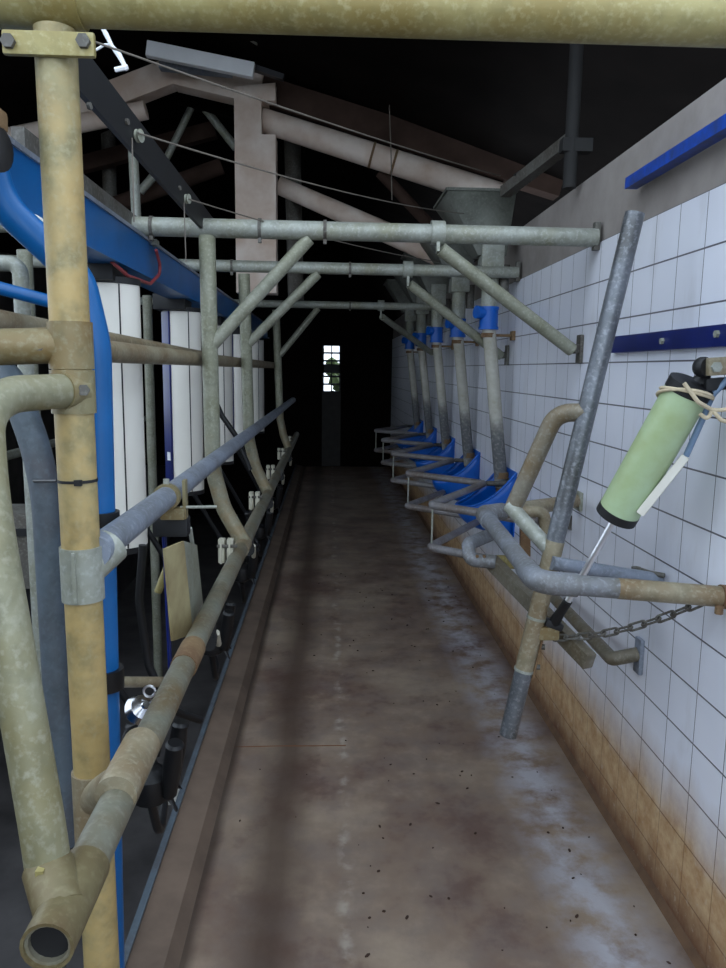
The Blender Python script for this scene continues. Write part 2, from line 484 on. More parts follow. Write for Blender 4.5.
# door in the end wall: latticed lights over a plain leaf
dr = thing('door_1', ((D0+D1)/2, YE, 0), None, None, kind='structure')
z1 = at(331, 392, Y=YE).z
dm = MB()
for x in (D0+0.015, (D0+D1)/2, D1-0.015): dm.box((x, YE+0.04, (z1+zt)/2), (0.03 if x != (D0+D1)/2 else 0.02, 0.03, zt-z1))
for k in range(7): dm.box(((D0+D1)/2, YE+0.04, z1+(zt-z1)*k/6), (D1-D0, 0.03, 0.03 if k != 3 else 0.14))
dm.build('lattice', 'black_steel', dr)
MB().box(((D0+D1)/2, YE+0.03, z1/2), (D1-D0, 0.03, z1)).build('leaf', 'door_grey', dr)
# greenery outside the far door
bush = MB()
for k in range(60):
    a, b = random.uniform(-0.9, 0.5), random.uniform(0.1, 1.9)
    c = Vector((a-0.2, YE+2.2+random.uniform(0, .6), b))
    q = bmesh.ops.create_icosphere(bush.bm, subdivisions=1, radius=random.uniform(.08, .22))
    for v in q['verts']: v.co += c
tag(bush.build('bush', 'trunk'), 'leafy bush outside the narrow door at the far end', 'bush', kind='stuff')
struct(MB().box((0, YE+4, -0.06), (12, 7.6, 0.1)).build('ground_far', 'ground'))

# ------------------------------------------------------------------ roof trusses
YT = 5.2
def truss_part(mb, name, mat, root): return mb.build(name, mat, root)
tr = thing('roof_truss', (RX, YT, 0), 'pale timber roof truss with wide hanging post and round braces', 'roof truss', kind='structure')
a, b, c2 = at(20, 132, Y=YT), at(188, 70, Y=YT), at(560, 186, Y=YT)
MB().bar(at(60, 118, Y=YT), at(190, 68, Y=YT), 0.14, 0.155, bev=0.008).build('rafter', 'truss_pale', tr)
MB().bar(at(178, 72, Y=YT), at(262, 92, Y=YT), 0.15, 0.20, bev=0.008).build('ridge_board', 'truss_pale', tr)
MB().bar(at(255, 90, Y=YT+0.02), c2, 0.14, 0.17, bev=0.008).build('rafter', 'shaded_timber', tr)
kp0, kp1 = at(235, 90, Y=YT-0.08), at(277, 294, Y=YT-0.08)
MB().prism([(kp0.x, kp1.z), (kp1.x, kp1.z), (kp1.x, at(270, 141, Y=YT).z), (kp1.x-0.09, at(270, 141, Y=YT).z), (kp1.x-0.09, at(270, 108, Y=YT).z), (kp1.x, at(270, 108, Y=YT).z), (kp1.x, kp0.z+0.03), (kp0.x, kp0.z)],
           (0, YT-0.14, 0), (1, 0, 0), (0, 0, 1), (0, 1, 0), 0.16).build('hanging_post', 'truss_pale', tr)
MB().tube([at(262, 120, Y=YT), at(500, 196, Y=YT)], [0.075, 0.085], 18).build('brace', 'truss_pale', tr)
MB().tube([at(278, 185, Y=YT+0.25), at(440, 256, Y=YT+0.25)], [0.06, 0.075], 18).build('brace', 'truss_pale', tr)
MB().tube([at(380, 172, Y=YT+0.1), at(440, 236, Y=YT+0.1)], 0.04, 12).build('brace', 'shaded_timber', tr)
MB().tube([at(-30, 145, Y=YT-0.05), at(146, 110, Y=YT-0.05)], 0.058, 18).build('brace', 'truss_pale', tr)
bands = MB()
for px, py in ((372, 155), (394, 162)):
    p = at(px, py, Y=YT); q = (at(500, 196, Y=YT)-at(262, 120, Y=YT)).normalized()
    bands.tube([p-q*0.008, p+q*0.008], 0.083, 18)
bands.build('wire_band', 'rust', tr)
# second truss, deeper in the dark
YT2 = 5.75
t2 = thing('roof_truss', (RX, YT2, 0), 'dim truss of thin steel struts behind the pale timber truss', 'roof truss', kind='structure')
for p, q, rr, mt in (((160, 172), (193, 104), 0.025, 'zinc_grey'), ((202, 105), (236, 148), 0.03, 'zinc_grey'), ((140, 192), (162, 166), 0.03, 'zinc_grey')):
    MB().tube([at(*p, Y=YT2), at(*q, Y=YT2)], rr, 10).build('strut', mt, t2)
MB().bar(at(40, 176, Y=YT2+0.25), at(215, 130, Y=YT2+0.25), 0.09, 0.11).build('rafter', 'shaded_timber', t2)
MB().tube([at(90, 214, Y=YT2+0.2), at(222, 166, Y=YT2+0.2)], 0.06, 14).build('brace', 'shaded_timber', t2)
MB().tube([at(292, 130, Y=YT2), at(296, 300, Y=YT2)], 0.06, 12).build('strut', 'steel_old', t2)
MB().bar(at(180, 96, Y=YT2), at(420, 168, Y=YT2), 0.10, 0.12).build('rafter', 'roof_dark', t2)
# grey background uprights at the far side of the pit
sp1 = MB().tube([at(108, 128, Y=6.2), at(114, 330, Y=6.2)], 0.055, 12).build('roof_prop', 'steel_old')
tag(sp1, 'dim grey upright behind the black pulley bar', 'post')
sp2 = MB().tube([at(133, 150, Y=4.2), at(137, 232, Y=4.2)], 0.026, 12).build('hanging_tube', 'zinc_grey')
tag(sp2, 'thin light grey tube hanging above the cross rail, below the first pulley', 'tube')
bt = thing('batten_light', at(200, 60, Y=4.8), 'long white light batten tilted along the top of the timber truss', 'light fitting')
MB().bar(at(147, 49, Y=4.8), at(254, 71, Y=4.8), 0.05, 0.085, bev=0.006).build('housing', 'batten_white', bt)
MB().bar(at(160, 65, Y=4.95), at(232, 72, Y=4.95), 0.07, 0.05).build('tray', 'zinc_blue', bt)
MB().bar(at(243, 33, Y=4.8), at(258, 42, Y=4.8), 0.04, 0.03).build('bracket', 'zinc_grey', bt)
MB().bar(at(248, 66, Y=4.86), at(284, 78, Y=4.86), 0.05, 0.03).build('bracket', 'black_steel', bt)

# steel prop on the partition wall with its diagonal
pr = thing('roof_prop', at(570, 188, X=1.06), 'dark steel prop rising from the top of the tiled wall, with diagonal stay', 'post')
p0, p1 = at(569, 192, Y=3.1), at(569, 20, Y=3.1)
MB().tube([(p0.x, p0.y, 2.29), (p0.x, p0.y, roof_z(p0.x))], 0.027, 12).build('prop', 'dark_iron', pr)
MB().bar(at(572, 140, Y=3.1), at(505, 192, Y=3.8), 0.05, 0.05).build('stay', 'steel_old', pr)
MB().tube([at(517, 180, Y=3.62), at(523, 176, Y=3.62)], 0.03, 12).build('pulley', 'black_steel', pr)
MB().box(at(576, 146, Y=3.1), (0.12, 0.05, 0.05)).build('plate', 'dark_iron', pr)

# ------------------------------------------------------------------ left rail frame: near post, its fittings and pipes
Y0 = 1.30
np_ = thing('upright_post', at(102, 968, Y=Y0), 'thick yellow-stained upright post nearest the camera, under the top rail', 'post')
ptop, pbot = at(55, 30, Y=Y0), at(102, 968, Y=Y0)
dirp = (pbot-ptop).normalized()
foot = pbot + dirp*((pbot.z-0.04)/-dirp.z)
MB().tube([ptop, foot], 0.0325, 24).build('tube', 'zinc_post', np_)
def onpost(y):
    t = (y-30)/(968-30.0)
    q = at(55+(102-55)*t, y, Y=Y0)
    k = (q-ptop).dot(dirp)
    return ptop+dirp*k
def post_sleeve(ya, yb, rad=0.0365):
    m = MB(); m.tube([onpost(ya), onpost(yb)], rad, 24); return m
s1 = post_sleeve(322, 369)
q = onpost(345)
s1.tube([q, at(0, 347, Y=Y0-0.02), q+Vector((-0.25, -0.01, 0.0))], 0.030, 20)
c1 = s1.build('clamp', 'zinc_fit', np_)
bq = at(39, 345, Y=Y0-0.03)
MB().nut(bq, (0.1, -1, 0.1), 0.011, 0.006).build('bolt', 'steel_old', c1)
s2 = post_sleeve(370, 413)
lp = [at(78, 390, Y=Y0), at(-18, 396, Y=1.13), at(-14, 500, Y=1.0), at(43, 830, Y=0.905), at(50, 880, Y=0.90)]
lpf = fillet(lp, {1: 0.13, 2: 0.3, 3: 0.3}, 12)
s2.tube([lpf[0], lp[0]+(lp[1]-lp[0])*0.2], 0.0315, 20)
c2 = s2.build('clamp', 'zinc_fit', np_)
MB().nut(at(84, 390, Y=Y0-0.033), (0.15, -1, 0), 0.010, 0.006).build('bolt', 'steel_old', c2)
s3 = post_sleeve(546, 599)
s3.tube([onpost(572), at(112, 545, Y=Y0+0.06)], 0.034, 20)
s3.box(onpost(572)+Vector((0.0, -0.038, 0)), (0.006, 0.012, 0.088))
c3 = s3.build('clamp', 'zinc_grey', np_)
s4 = post_sleeve(770, 850)
MB_r = at(126, 775, X=-0.325)
s4.tube([onpost(800), (onpost(800)+MB_r)/2, MB_r], [0.03, 0.03, 0.026], 18)
rail_dir = Vector((0, 1, 0))
s4.tube([MB_r-rail_dir*0.06, MB_r+rail_dir*0.10], 0.0325, 20)
c4 = s4.build('clamp', 'zinc_tan', np_)
MB().nut(at(101, 781, Y=Y0-0.035), (0.4, -1, 0), 0.012, 0.008).build('bolt', 'steel_old', c4)
zt_ = MB(); pz = onpost(480); zt_.tube([pz-dirp*0.0025, pz+dirp*0.0025], 0.0338, 24)
zt_.box(pz+Vector((0.012, -0.034, 0)), (0.012, 0.008, 0.01))
zt_.tube([pz+Vector((-0.03, -0.012, 0)), at(34, 481, Y=1.46), at(34, 481, Y=1.53)], 0.003, 8)
zt_.build('cable_tie', 'black', np_)
# top clamp plate
tp = MB()
e0 = at(-4, 42, Y=Y0-0.045)
pl0, pl1 = at(1, 29, Y=Y0-0.04), at(95, 57, Y=Y0-0.04)
cx_, cz_ = (pl0.x+pl1.x)/2, (pl0.z+pl1.z)/2
tp.box((cx_, Y0-0.036, cz_), (pl1.x-pl0.x, 0.012, pl0.z-pl1.z), None, 0.005)
rl0, rl1 = at(105, 0, Y=Y0), at(726, 20, Y=Y0)
rdir = (rl1-rl0).normalized()
tp.tube([rl0-rdir*0.30, rl0-rdir*0.035], 0.0445, 24)
ct = tp.build('clamp', 'zinc_yellow', np_)
for px in (9, 84):
    MB().nut(at(px, 42, Y=Y0-0.042), (0, -1, 0), 0.011, 0.008).build('bolt', 'steel_old', ct)

xr = (1.0-rl0.x)/rdir.x
o = MB().tube([rl0-rdir*0.9, rl0+rdir*xr], 0.040, 28).build('top_rail', 'zinc_yellow')
tag(o, 'thick yellow-stained rail running across the top of the view', 'rail')

o = MB().tube(lpf, 0.0285, 22).build('loop_pipe', 'zinc_loop')
tag(o, 'bent pipe looping down from the nearest post to the near end of the low rail', 'pipe')
M_slate = [at(-30, 372, Y=1.62), at(8, 372, Y=1.55), at(45, 470, Y=1.5), at(66, 842, Y=1.5)]
o = MB().tube(fillet(M_slate, {1: 0.06, 2: 0.5}, 10), 0.0285, 20).build('loop_pipe', 'slate_pipe')
tag(o, 'slate-grey bent pipe standing between the loop pipe and the nearest post', 'pipe')

# low rump rail
XL = -0.325
def on_low(px, py): return at(px, py, X=XL)
lr0 = on_low(48, 945)
lr = thing('rump_rail', (XL, lr0.y, 0.6), 'long low grey rail running down the pit edge, open end near camera', 'rail')
lr1 = Vector((XL, 7.6, lr0.z+0.01))
MB().pipe_open(lr0, lr1, 0.0275, 0.004).build('tube', 'low_zinc', lr)
skt = MB().pipe_open(lr0-Vector((0, 0.004, 0)), lr0+Vector((0, 0.14, 0)), 0.0315, 0.004)
skt.tube([lp[-1]+(lp[-2]-lp[-1])*0.25, (lr0+Vector((0, 0.05, 0)))], 0.0325, 20)
sk = skt.build('tee_fitting', 'tee_brown', lr)
MB().tube([lr0+Vector((0, 0.008, 0)), lr0+Vector((0, 0.03, 0))], 0.0274, 24).build('dark_disc', 'black', lr)  # black disc added to darken the inside of the open end
MB().box(at(42, 890, Y=0.87), (0.010, 0.012, 0.06)).build('rib', 'zinc_yellow', sk)
MB().nut(at(78, 893, Y=0.9), (1, -1, 0), 0.008, 0.004).build('bolt', 'steel_old', sk)
for y in (1.62, 2.72):
    MB().tube([(XL, y, lr0.z), (XL, y+0.12, lr0.z)], 0.0305, 20).build('sleeve', 'rust' if y < 2 else 'zinc_tan', lr)
# upper rail
ur0, ur1 = at(95, 552, Y=Y0), at(293, 400, Y=7.6)
o = MB().tube([ur0, ur1], 0.0275, 20).build('upper_rail', 'zinc_blue')
tag(o, 'blue-grey sloping-looking rail at chest height from the nearest post into the dark', 'rail')
ud = (ur1-ur0).normalized()

# uprights 2-4, curving in to the low rail
posts = [((207, 236), (213, 470), (243, 552), 2.83, 'greenish upright post under the front cross rail, curved at its foot'),
         ((244, 274), (249, 440), (271, 497), 4.0, 'curved-foot upright post under the second cross rail'),
         ((276, 310), (280, 418), (289, 449), 6.15, 'thin distant upright post under the farthest cross rail')]
for (t0, t1, t2_, Yp, lab) in posts:
    A = at(*t0, Y=Yp); B = at(*t1, Y=Yp); C_ = Vector((XL, Yp-0.02, lr0.z+0.01))
    mid = Vector((B.x+0.012, Yp, B.z-0.10))
    path = fillet([A, B, mid+(C_-mid)*0.25, C_], {1: 0.25, 2: 0.25}, 8)
    o = MB().tube(path, 0.030, 18).build('upright_post', 'zinc_foot')
    tag(o, lab, 'post')

# cross rails
rails = [((242, 230), (592, 235), 2.83, 0.0335, 'front grey cross rail spanning from the blue beam to the wall'),
         ((300, 269), (515, 270), 4.0, 0.030, 'second grey cross rail, just behind and below the front one'),
         ((330, 305), (420, 306), 6.15, 0.029, 'farthest thin cross rail deep in the dark')]
rail_z = []
for (pa, pb, Yr, rr, lab) in rails:
    A, B = at(*pa, Y=Yr), at(*pb, Y=Yr)
    z = (A.z+B.z)/2; rail_z.append(z)
    t = thing('cross_rail', (0, Yr, z), lab, 'rail')
    MB().tube([(-2.1, Yr, z+0.005), (XW-0.01, Yr, z-0.005)], rr, 20).build('tube', 'zinc_grey', t)
    for px in ((260, 325, 152) if Yr < 3 else (232, 350)):
        cl = MB()
        p = at(px, pa[1], Y=Yr); p.z = z
        cl.tube([p-Vector((0.006, 0, 0)), p+Vector((0.006, 0, 0))], rr+0.004, 20)
        cl.box(p+Vector((0, -0.01, -rr-0.008)), (0.012, 0.02, 0.016))
        cl.build('band_clip', 'steel_old', t)
    MB().box((XW-0.012, Yr, z), (0.022, 0.03, 0.10), None, 0.003).build('wall_plate', 'steel_old', t)
# knee braces between posts and cross rails
kn = [((309, 243), (213, 344), 2.83, 0), ((318, 281), (247, 345), 4.0, 1), ((318, 317), (280, 355), 6.15, 2)]
klab = ['diagonal knee brace from the greenish post up to the front cross rail', 'diagonal knee brace under the second cross rail',
        'faint diagonal knee brace under the farthest cross rail']
for (a_, b_, Yk, i) in kn:
    A, B = at(*a_, Y=Yk), at(*b_, Y=Yk)
    A.z = rail_z[i]-0.03
    o = MB().tube([B, A], 0.0245, 16).build('knee_brace', 'zinc_green')
    tag(o, klab[i], 'brace')
# wall braces right
wb = [((438, 247), (572, 350), 2.83, 0.98, 'sloping brace from the front cross rail to a plate on the tiles'),
      ((408, 283), (501, 356), 4.0, 0.98, 'sloping brace from the second cross rail to the tiles'),
      ((381, 316), (432, 353), 6.15, 0.98, 'distant sloping brace from the farthest cross rail to the wall')]
for i, (a_, b_, Yb, xw, lab) in enumerate(wb):
    A = at(*a_, Y=Yb-0.02); B = at(*b_, X=0.955)
    t = thing('wall_brace', A, lab, 'brace')
    MB().tube([A+(B-A)*0.02, B], 0.0255, 16).build('tube', 'zinc_green', t)
    l = MB(); top = Vector((A.x, Yb, rail_z[i]))
    l.tube([top+Vector((-0.025, 0, 0)), top+Vector((0.025, 0, 0))], 0.043, 18)
    l.bar(top, A-Vector((0, 0, 0.02)), 0.03, 0.012, (1, 0, 0))
    l.build('drop_link', 'zinc_grey', t)
    w = MB(); w.box((XW-0.008, B.y+0.02, B.z+0.005), (0.014, 0.05, 0.11), None, 0.004)
    w.bar(B-(Vector((0.0, 0, 0))), (XW-0.01, B.y+0.02, B.z+0.01), 0.03, 0.03)
    w.build('wall_plate', 'steel_old', t)

# horizontal rails behind the posts
o = MB().tube([at(-20, 319, X=-0.62), at(205, 357, X=-0.56)], 0.024, 16).build('back_rail', 'zinc_tan')
tag(o, 'brown-stained pipe passing behind the nearest post at eye level', 'rail')
o = MB().tube([at(96, 350.5, X=-0.52), at(276, 365.5, X=-0.47)], 0.026, 16).build('back_rail', 'zinc_tan')
tag(o, 'brown eye-level pipe fixed behind the curved-foot posts', 'rail')

# ------------------------------------------------------------------ blue beam, its units and the pit services
XB = -0.66
bt0, bb0 = at(17, 147, X=XB), at(116, 261, X=XB)
zt_b, zb_b = bt0.z, bb0.z
bm_ = thing('service_beam', (XB-0.05, 1.0, zb_b), 'big bright blue beam running above the white unit covers', 'beam', kind='thing')
yb0 = 0.95
MB().prism([(XB, zb_b), (XB, zt_b), (XB-0.006, zt_b), (XB-0.09, zt_b), (XB-0.09, zb_b)], (0, yb0, 0), (1, 0, 0), (0, 0, 1), (0, 1, 0), 7.2).build('channel', 'blue_paint', bm_)
MB().prism([(XB+0.006, zt_b-0.004), (XB+0.006, zt_b+0.008), (XB-0.01, zt_b+0.008), (XB-0.01, zt_b-0.004)], (0, yb0, 0), (1, 0, 0), (0, 0, 1), (0, 1, 0), 7.2).build('top_lip', 'zinc_blue', bm_)
MB().prism([(XB+0.02, zb_b-0.008), (XB+0.02, zb_b), (XB-0.09, zb_b), (XB-0.09, zb_b-0.008)], (0, yb0, 0), (1, 0, 0), (0, 0, 1), (0, 1, 0), 7.2).build('bottom_flange', 'blue_paint', bm_)
pbk = at(155, 243, X=XB+0.012)
MB().box(pbk, (0.02, 0.05, 0.02)).build('bracket', 'zinc_grey', bm_)
# grey angle bar along the back top of the blue beam
o = MB().bar(at(18, 138, X=-0.72), at(150, 236, X=-0.72), 0.03, 0.05).build('angle_bar', 'steel_old')
tag(o, 'dull grey steel bar lying along the top of the blue beam', 'bar')
# motor-like black end piece at left edge
mt_ = thing('winch', at(6, 150, Y=1.25), 'dark rusty winch drum on the near end of the blue beam', 'winch')
pw = at(3, 150, Y=1.25)
MB().lathe([(0.02, 0), (0.036, 0.004), (0.036, 0.05), (0.02, 0.054)], pw+Vector((-0.05, 0, 0.0)), (1, -0.3, 0), 20).build('drum', 'black_steel', mt_)
MB().box(pw+Vector((-0.012, 0, 0.045)), (0.03, 0.04, 0.03), None, 0.006).build('housing', 'rust', mt_)

# white covers
def cover_profile(w, dpt, n=10):
    pts = []
    for k in range(n+1):
        a_ = -math.pi/2 + math.pi*k/n
        pts.append((math.cos(a_)*dpt*0.55+dpt*0.45, math.sin(a_)*w/2))
    pts += [(0.0, w/2), (0.0, -w/2)]
    return pts
UX, UY0, UP = -0.735, 2.5, 1.17
ztop, zbot = at(120, 285, Y=UY0).z, at(135, 545, Y=UY0).z
def make_unit():
    t = thing('unit_cover', (UX, UY0, zbot), 'white two-panel cover nearest the camera, hanging under the blue beam', 'milking unit cover', 'white covers under the blue beam')
    h = ztop-zbot
    # front faces the aisle end (camera side and aisle); axis vertical
    def prof(sc): return [(x*sc, y*sc) for x, y in cover_profile(0.165, 0.12)]
    ex, ey = Vector((0.62, -0.78, 0)), Vector((0.78, 0.62, 0))
    o_ = Vector((UX+0.045, UY0, zbot)) - ex*0.06
    MB().prism(prof(1.0), o_, ex, ey, (0, 0, 1), h).build('panel', 'white_cover', t, sharp=25)
    MB().box(o_+ex*0.119-ey*0.012+Vector((0, 0, h/2)), (0.004, 0.004, h-0.002), Matrix((ex, ey, (0, 0, 1))).transposed()).build('seam', 'black', t)
    MB().box(o_-ey*0.0865+ex*0.035+Vector((0, 0, h/2)), (0.07, 0.010, h), Matrix((ex, ey, (0, 0, 1))).transposed(), 0.003).build('side_panel', 'blue_dark', t)
    MB().box(o_-ey*0.0925+ex*0.045+Vector((0, 0, h*0.2)), (0.03, 0.003, 0.04), Matrix((ex, ey, (0, 0, 1))).transposed()).build('sticker', 'batten_white', t)
    MB().prism(prof(1.03), o_+Vector((0, 0, h)), ex, ey, (0, 0, 1), 0.02).build('top_cap', 'black', t, sharp=25)
    MB().box((UX-0.01, UY0, (ztop+zb_b)/2+0.01), (0.15, 0.18, zb_b-ztop+0.01), None, 0.01).build('hanger', 'black', t)
    MB().prism(prof(1.01), o_-Vector((0, 0, 0.02)), ex, ey, (0, 0, 1), 0.02).build('bottom_cap', 'black', t, sharp=25)
    return t
u0 = make_unit()
ulab = ['white two-panel cover with blue side strip, second from the camera under the blue beam', 'white cover third along under the blue beam, behind the greenish post',
        'white cover fourth along under the blue beam, behind the second curved-foot post', 'white cover farthest along under the blue beam']
for k in range(4): dup(u0, (0, UP*(k+1), 0), ulab[k])

hz = fillet([at(156, 250, X=XB+0.03), at(162, 272, X=XB+0.03), at(150, 284, X=XB+0.02), at(128, 276, X=XB+0.02), at(112, 262, X=XB-0.0)], 0.05, 6)
tag(MB().tube(hz, 0.006, 10).build('hose', 'red_hose'), 'dull red hose hooped under the blue beam', 'hose')

# black pulley bar and its cables
XP = -0.46
pbr = thing('pulley_bar', at(137, 133, X=XP), 'black flat bar with small pulleys running above the blue beam', 'bar')
pa0, pa1 = at(60, 46, X=XP), at(214, 232, X=XP)
MB().bar(pa0, pa1, 0.012, 0.085).build('bar', 'black', pbr)
for px, py in ((137, 136), (186, 199)):
    p = at(px, py, X=XP+0.012)
    MB().lathe([(0.005, 0), (0.015, 0.001), (0.013, 0.006), (0.015, 0.011), (0.005, 0.012)], p, (1, -0.35, 0), 18).build('pulley', 'zinc_grey', pbr)
for px, py in ((126, 122), (179, 188), (88, 106)):
    MB().nut(at(px, py, X=XP+0.008), (1, -0.2, 0), 0.007, 0.006).build('bolt', 'steel_old', pbr)
def wire(name, pts, rad, lab, mat='wire', cat='wire'):
    o = MB().tube(pts, rad, 6).build(name, mat); return tag(o, lab, cat)
def sag(a_, b_, s, n=14):
    return [Vector(a_).lerp(Vector(b_), k/n)-Vector((0, 0, s*4*(k/n)*(1-k/n))) for k in range(n+1)]
wire('cable', sag(at(95, 42, Y=1.9), at(500, 176, Y=3.9), 0.012), 0.0026, 'topmost thin cable slanting across the timber truss to the feed hopper')
wire('cable', sag(at(138, 133, X=XP+0.02), at(470, 214, Y=4.1), 0.03), 0.0022, 'middle thin cable slanting from the first pulley to the feed hopper')
wire('cable', sag(at(188, 199, X=XP+0.02), at(440, 262, Y=4.4), 0.02), 0.0022, 'lowest thin cable slanting from the second pulley behind the cross rails')
for (px, y1, y2, Yc, lab) in ((132, 138, 222, 1.8, 'short cable hanging straight down from the first pulley'), (184, 202, 262, 2.4, 'short cable hanging straight down from the second pulley')):
    wire('cable', [at(px, y1, Y=Yc), at(px+2, y2, Y=Yc)], 0.0018, lab)
wire('cable', [at(388, 62, Y=5.0), at(391, 152, Y=5.0), at(392, 200, Y=5.0)], 0.004, 'thin cable hanging from the roof past the round timber brace')
rp = [at(97, 18, Y=2.6), at(106, 34, Y=2.6), at(112, 46, Y=2.6), at(119, 55, Y=2.6), at(127, 70, Y=2.6)]
tw = MB(); tw.tube(rp, [0.004, 0.008, 0.006, 0.009, 0.006], 8); tw.tube([at(96, 50, Y=2.6), at(104, 45, Y=2.6), at(112, 44, Y=2.6)], 0.004, 6)
tw.tube([at(115, 70, Y=2.6), at(128, 67, Y=2.6)], 0.008, 6)
tag(tw.build('rope', 'batten_white'), 'frayed white rope dangling under the top rail beside the nearest post', 'rope')

# blue pipes behind the nearest post
bp = [at(-14, 150, Y=1.45), at(2, 205, Y=1.47), at(80, 278, Y=1.52), at(96, 345, Y=1.52), at(105, 700, Y=1.52), at(111, 968, Y=1.52)]
bpv = at(107, 740, Y=1.52)
pth = fillet(bp, {1: 0.12, 2: 0.09, 3: 0.3, 4: 0.5}, 9)
last = pth[-1]; pth.append(Vector((last.x, last.y, PIT)))
bl = thing('vacuum_pipe', (last.x, last.y, PIT), 'bright blue pipe dropping vertically behind the nearest post', 'pipe')
MB().tube(pth, 0.0295, 22).build('tube', 'blue_paint', bl)
j = at(107, 678, Y=1.52); MB().tube([j-Vector((0, 0, 0.022)), j+Vector((0, 0, 0.022))], 0.035, 20).build('joint', 'rubber', bl)
j2 = at(102, 518, Y=1.52); MB().tube([j2-Vector((0, 0, 0.014)), j2+Vector((0, 0, 0.014))], 0.035, 20).build('joint', 'rubber', bl)
o = MB().tube([at(112, 682, Y=1.52), at(178, 682, X=-0.36)], 0.012, 12).build('branch_pipe', 'zinc_tan')
tag(o, 'short yellowish branch pipe from the blue pipe to the low rail', 'pipe')
o = MB().tube([at(-20, 283, Y=2.1), at(60, 304, Y=2.1), at(95, 312, Y=2.1)], 0.018, 14).build('air_pipe', 'blue_paint')
tag(o, 'thin blue pipe at the left edge below the big blue bend', 'pipe')
gp = fillet([at(-30, 262, Y=2.2), at(20, 264, Y=2.2), at(22, 300, Y=2.2), Vector((at(22, 300, Y=2.2).x, 2.2, PIT))], 0.03, 6)
tag(MB().tube(gp, 0.022, 14).build('milk_pipe', 'zinc_grey'), 'grey elbowed pipe at the left edge behind the blue pipes', 'pipe')
gp = fillet([at(14, 216, Y=1.58), at(34, 222, Y=1.58), at(60, 240, X=XB+0.005)], 0.05, 5)
tag(MB().tube(gp, 0.016, 12).build('milk_pipe', 'white_cover'), 'short white pipe in front of the blue beam beside the nearest post', 'pipe')

# posts on the far side of the pit
flab = ['mottled green-grey post standing between the first two white covers', 'grey post on the far side of the pit behind the slate-grey pipe']
for k, (px, Yq) in enumerate(((149, 5.4), (28, 3.4))):
    A, B = at(px-3, 262, Y=Yq), at(px+3, 560, Y=Yq)
    o = MB().tube([(A.x, Yq, 2.05), (A.x, Yq, PIT if A.x > -2.17 else 0.0)], 0.032, 14).build('pit_post', 'zinc_green')
    tag(o, flab[k], 'post')
o = MB().tube([(-2.0, 1.8, 1.0), (-2.0, 8.5, 1.0)], 0.03, 12).build('far_rail', 'zinc_grey')
tag(o, 'dim rail along the far side of the pit', 'rail')
# pale box on the far side (seen between the loop pipes)
fb = thing('control_box', at(28, 540, Y=3.0), 'dim grey equipment box across the pit, seen between the two bent pipes', 'box')
p = at(28, 545, Y=3.0)
MB().box(p, (0.32, 0.25, 0.30), None, 0.02).build('case', 'steel_old', fb)
MB().box(p+Vector((0.02, -0.127, 0.08)), (0.26, 0.006, 0.03)).build('strap', 'black', fb)
MB().box((p.x, p.y, (PIT+p.z-0.15)/2), (0.1, 0.1, p.z-0.15-PIT)).build('stand', 'black_steel', fb)

# clamp on the upper rail, with a hung cream splash plate
yk = at(165, 500, X=ur0.x).y
pk = ur0 + ud*((yk-ur0.y)/ud.y)
ck = thing('rail_clamp', pk, 'bolted clamp bracket around the blue-grey upper rail', 'clamp')
MB().tube([pk-ud*0.012, pk+ud*0.012], 0.034, 20).build('band', 'zinc_fit', ck)
cb = MB(); cb.box(pk+Vector((0.012, 0.02, -0.045)), (0.06, 0.04, 0.03), None, 0.005); cb.box(pk+Vector((0.04, 0.03, -0.01)), (0.008, 0.03, 0.10))
cb.build('bracket', 'zinc_fit', ck)
cbolt = MB(); cbolt.nut(pk+Vector((0, 0, 0.03)), (0, 0, 1), 0.008, 0.016); cbolt.tube([pk+Vector((0.03, 0.02, -0.03)), pk+Vector((0.12, 0.03, -0.03))], 0.004, 8)
cbolt.build('bolt', 'zinc_grey', ck)
dv = thing('valve_unit', pk-Vector((0, 0, 0.15)), 'black valve with blue tube hanging under the rail clamp', 'valve')
MB().box(pk+Vector((0.0, 0.05, -0.085)), (0.09, 0.05, 0.05), None, 0.008).build('body', 'black', dv)
MB().tube([pk+Vector((-0.02, 0.05, -0.10)), pk+Vector((-0.015, 0.06, -0.55))], 0.006, 10).build('tube', 'blue_dark', dv)
sp_ = thing('splash_plate', at(180, 600, X=-0.40), 'folded cream plate leaning upright between upper and low rails', 'plate')
A = [at(165, 549, X=-0.385), at(184, 541, X=-0.365), at(197, 545, X=-0.38)]
B = [at(173, 641, X=-0.385), at(193, 634, X=-0.365), at(205, 622, X=-0.38)]
def folded(i, j, th=0.006):
    a0, a1, b0, b1 = A[i], A[j], B[i], B[j]
    nrm = (a1-a0).cross(b0-a0).normalized()*th
    return MB().faces([a0, a1, b1, b0, a0+nrm, a1+nrm, b1+nrm, b0+nrm], [(0, 1, 2, 3), (7, 6, 5, 4), (0, 4, 5, 1), (1, 5, 6, 2), (2, 6, 7, 3), (3, 7, 4, 0)])
folded(0, 1).build('front_face', 'cream_dirty', sp_)
folded(1, 2).build('side_face', 'zinc_green', sp_)
MB().tube([at(190, 528, X=-0.39), at(198, 580, X=-0.39)], 0.006, 8).build('rod', 'zinc_grey', sp_)

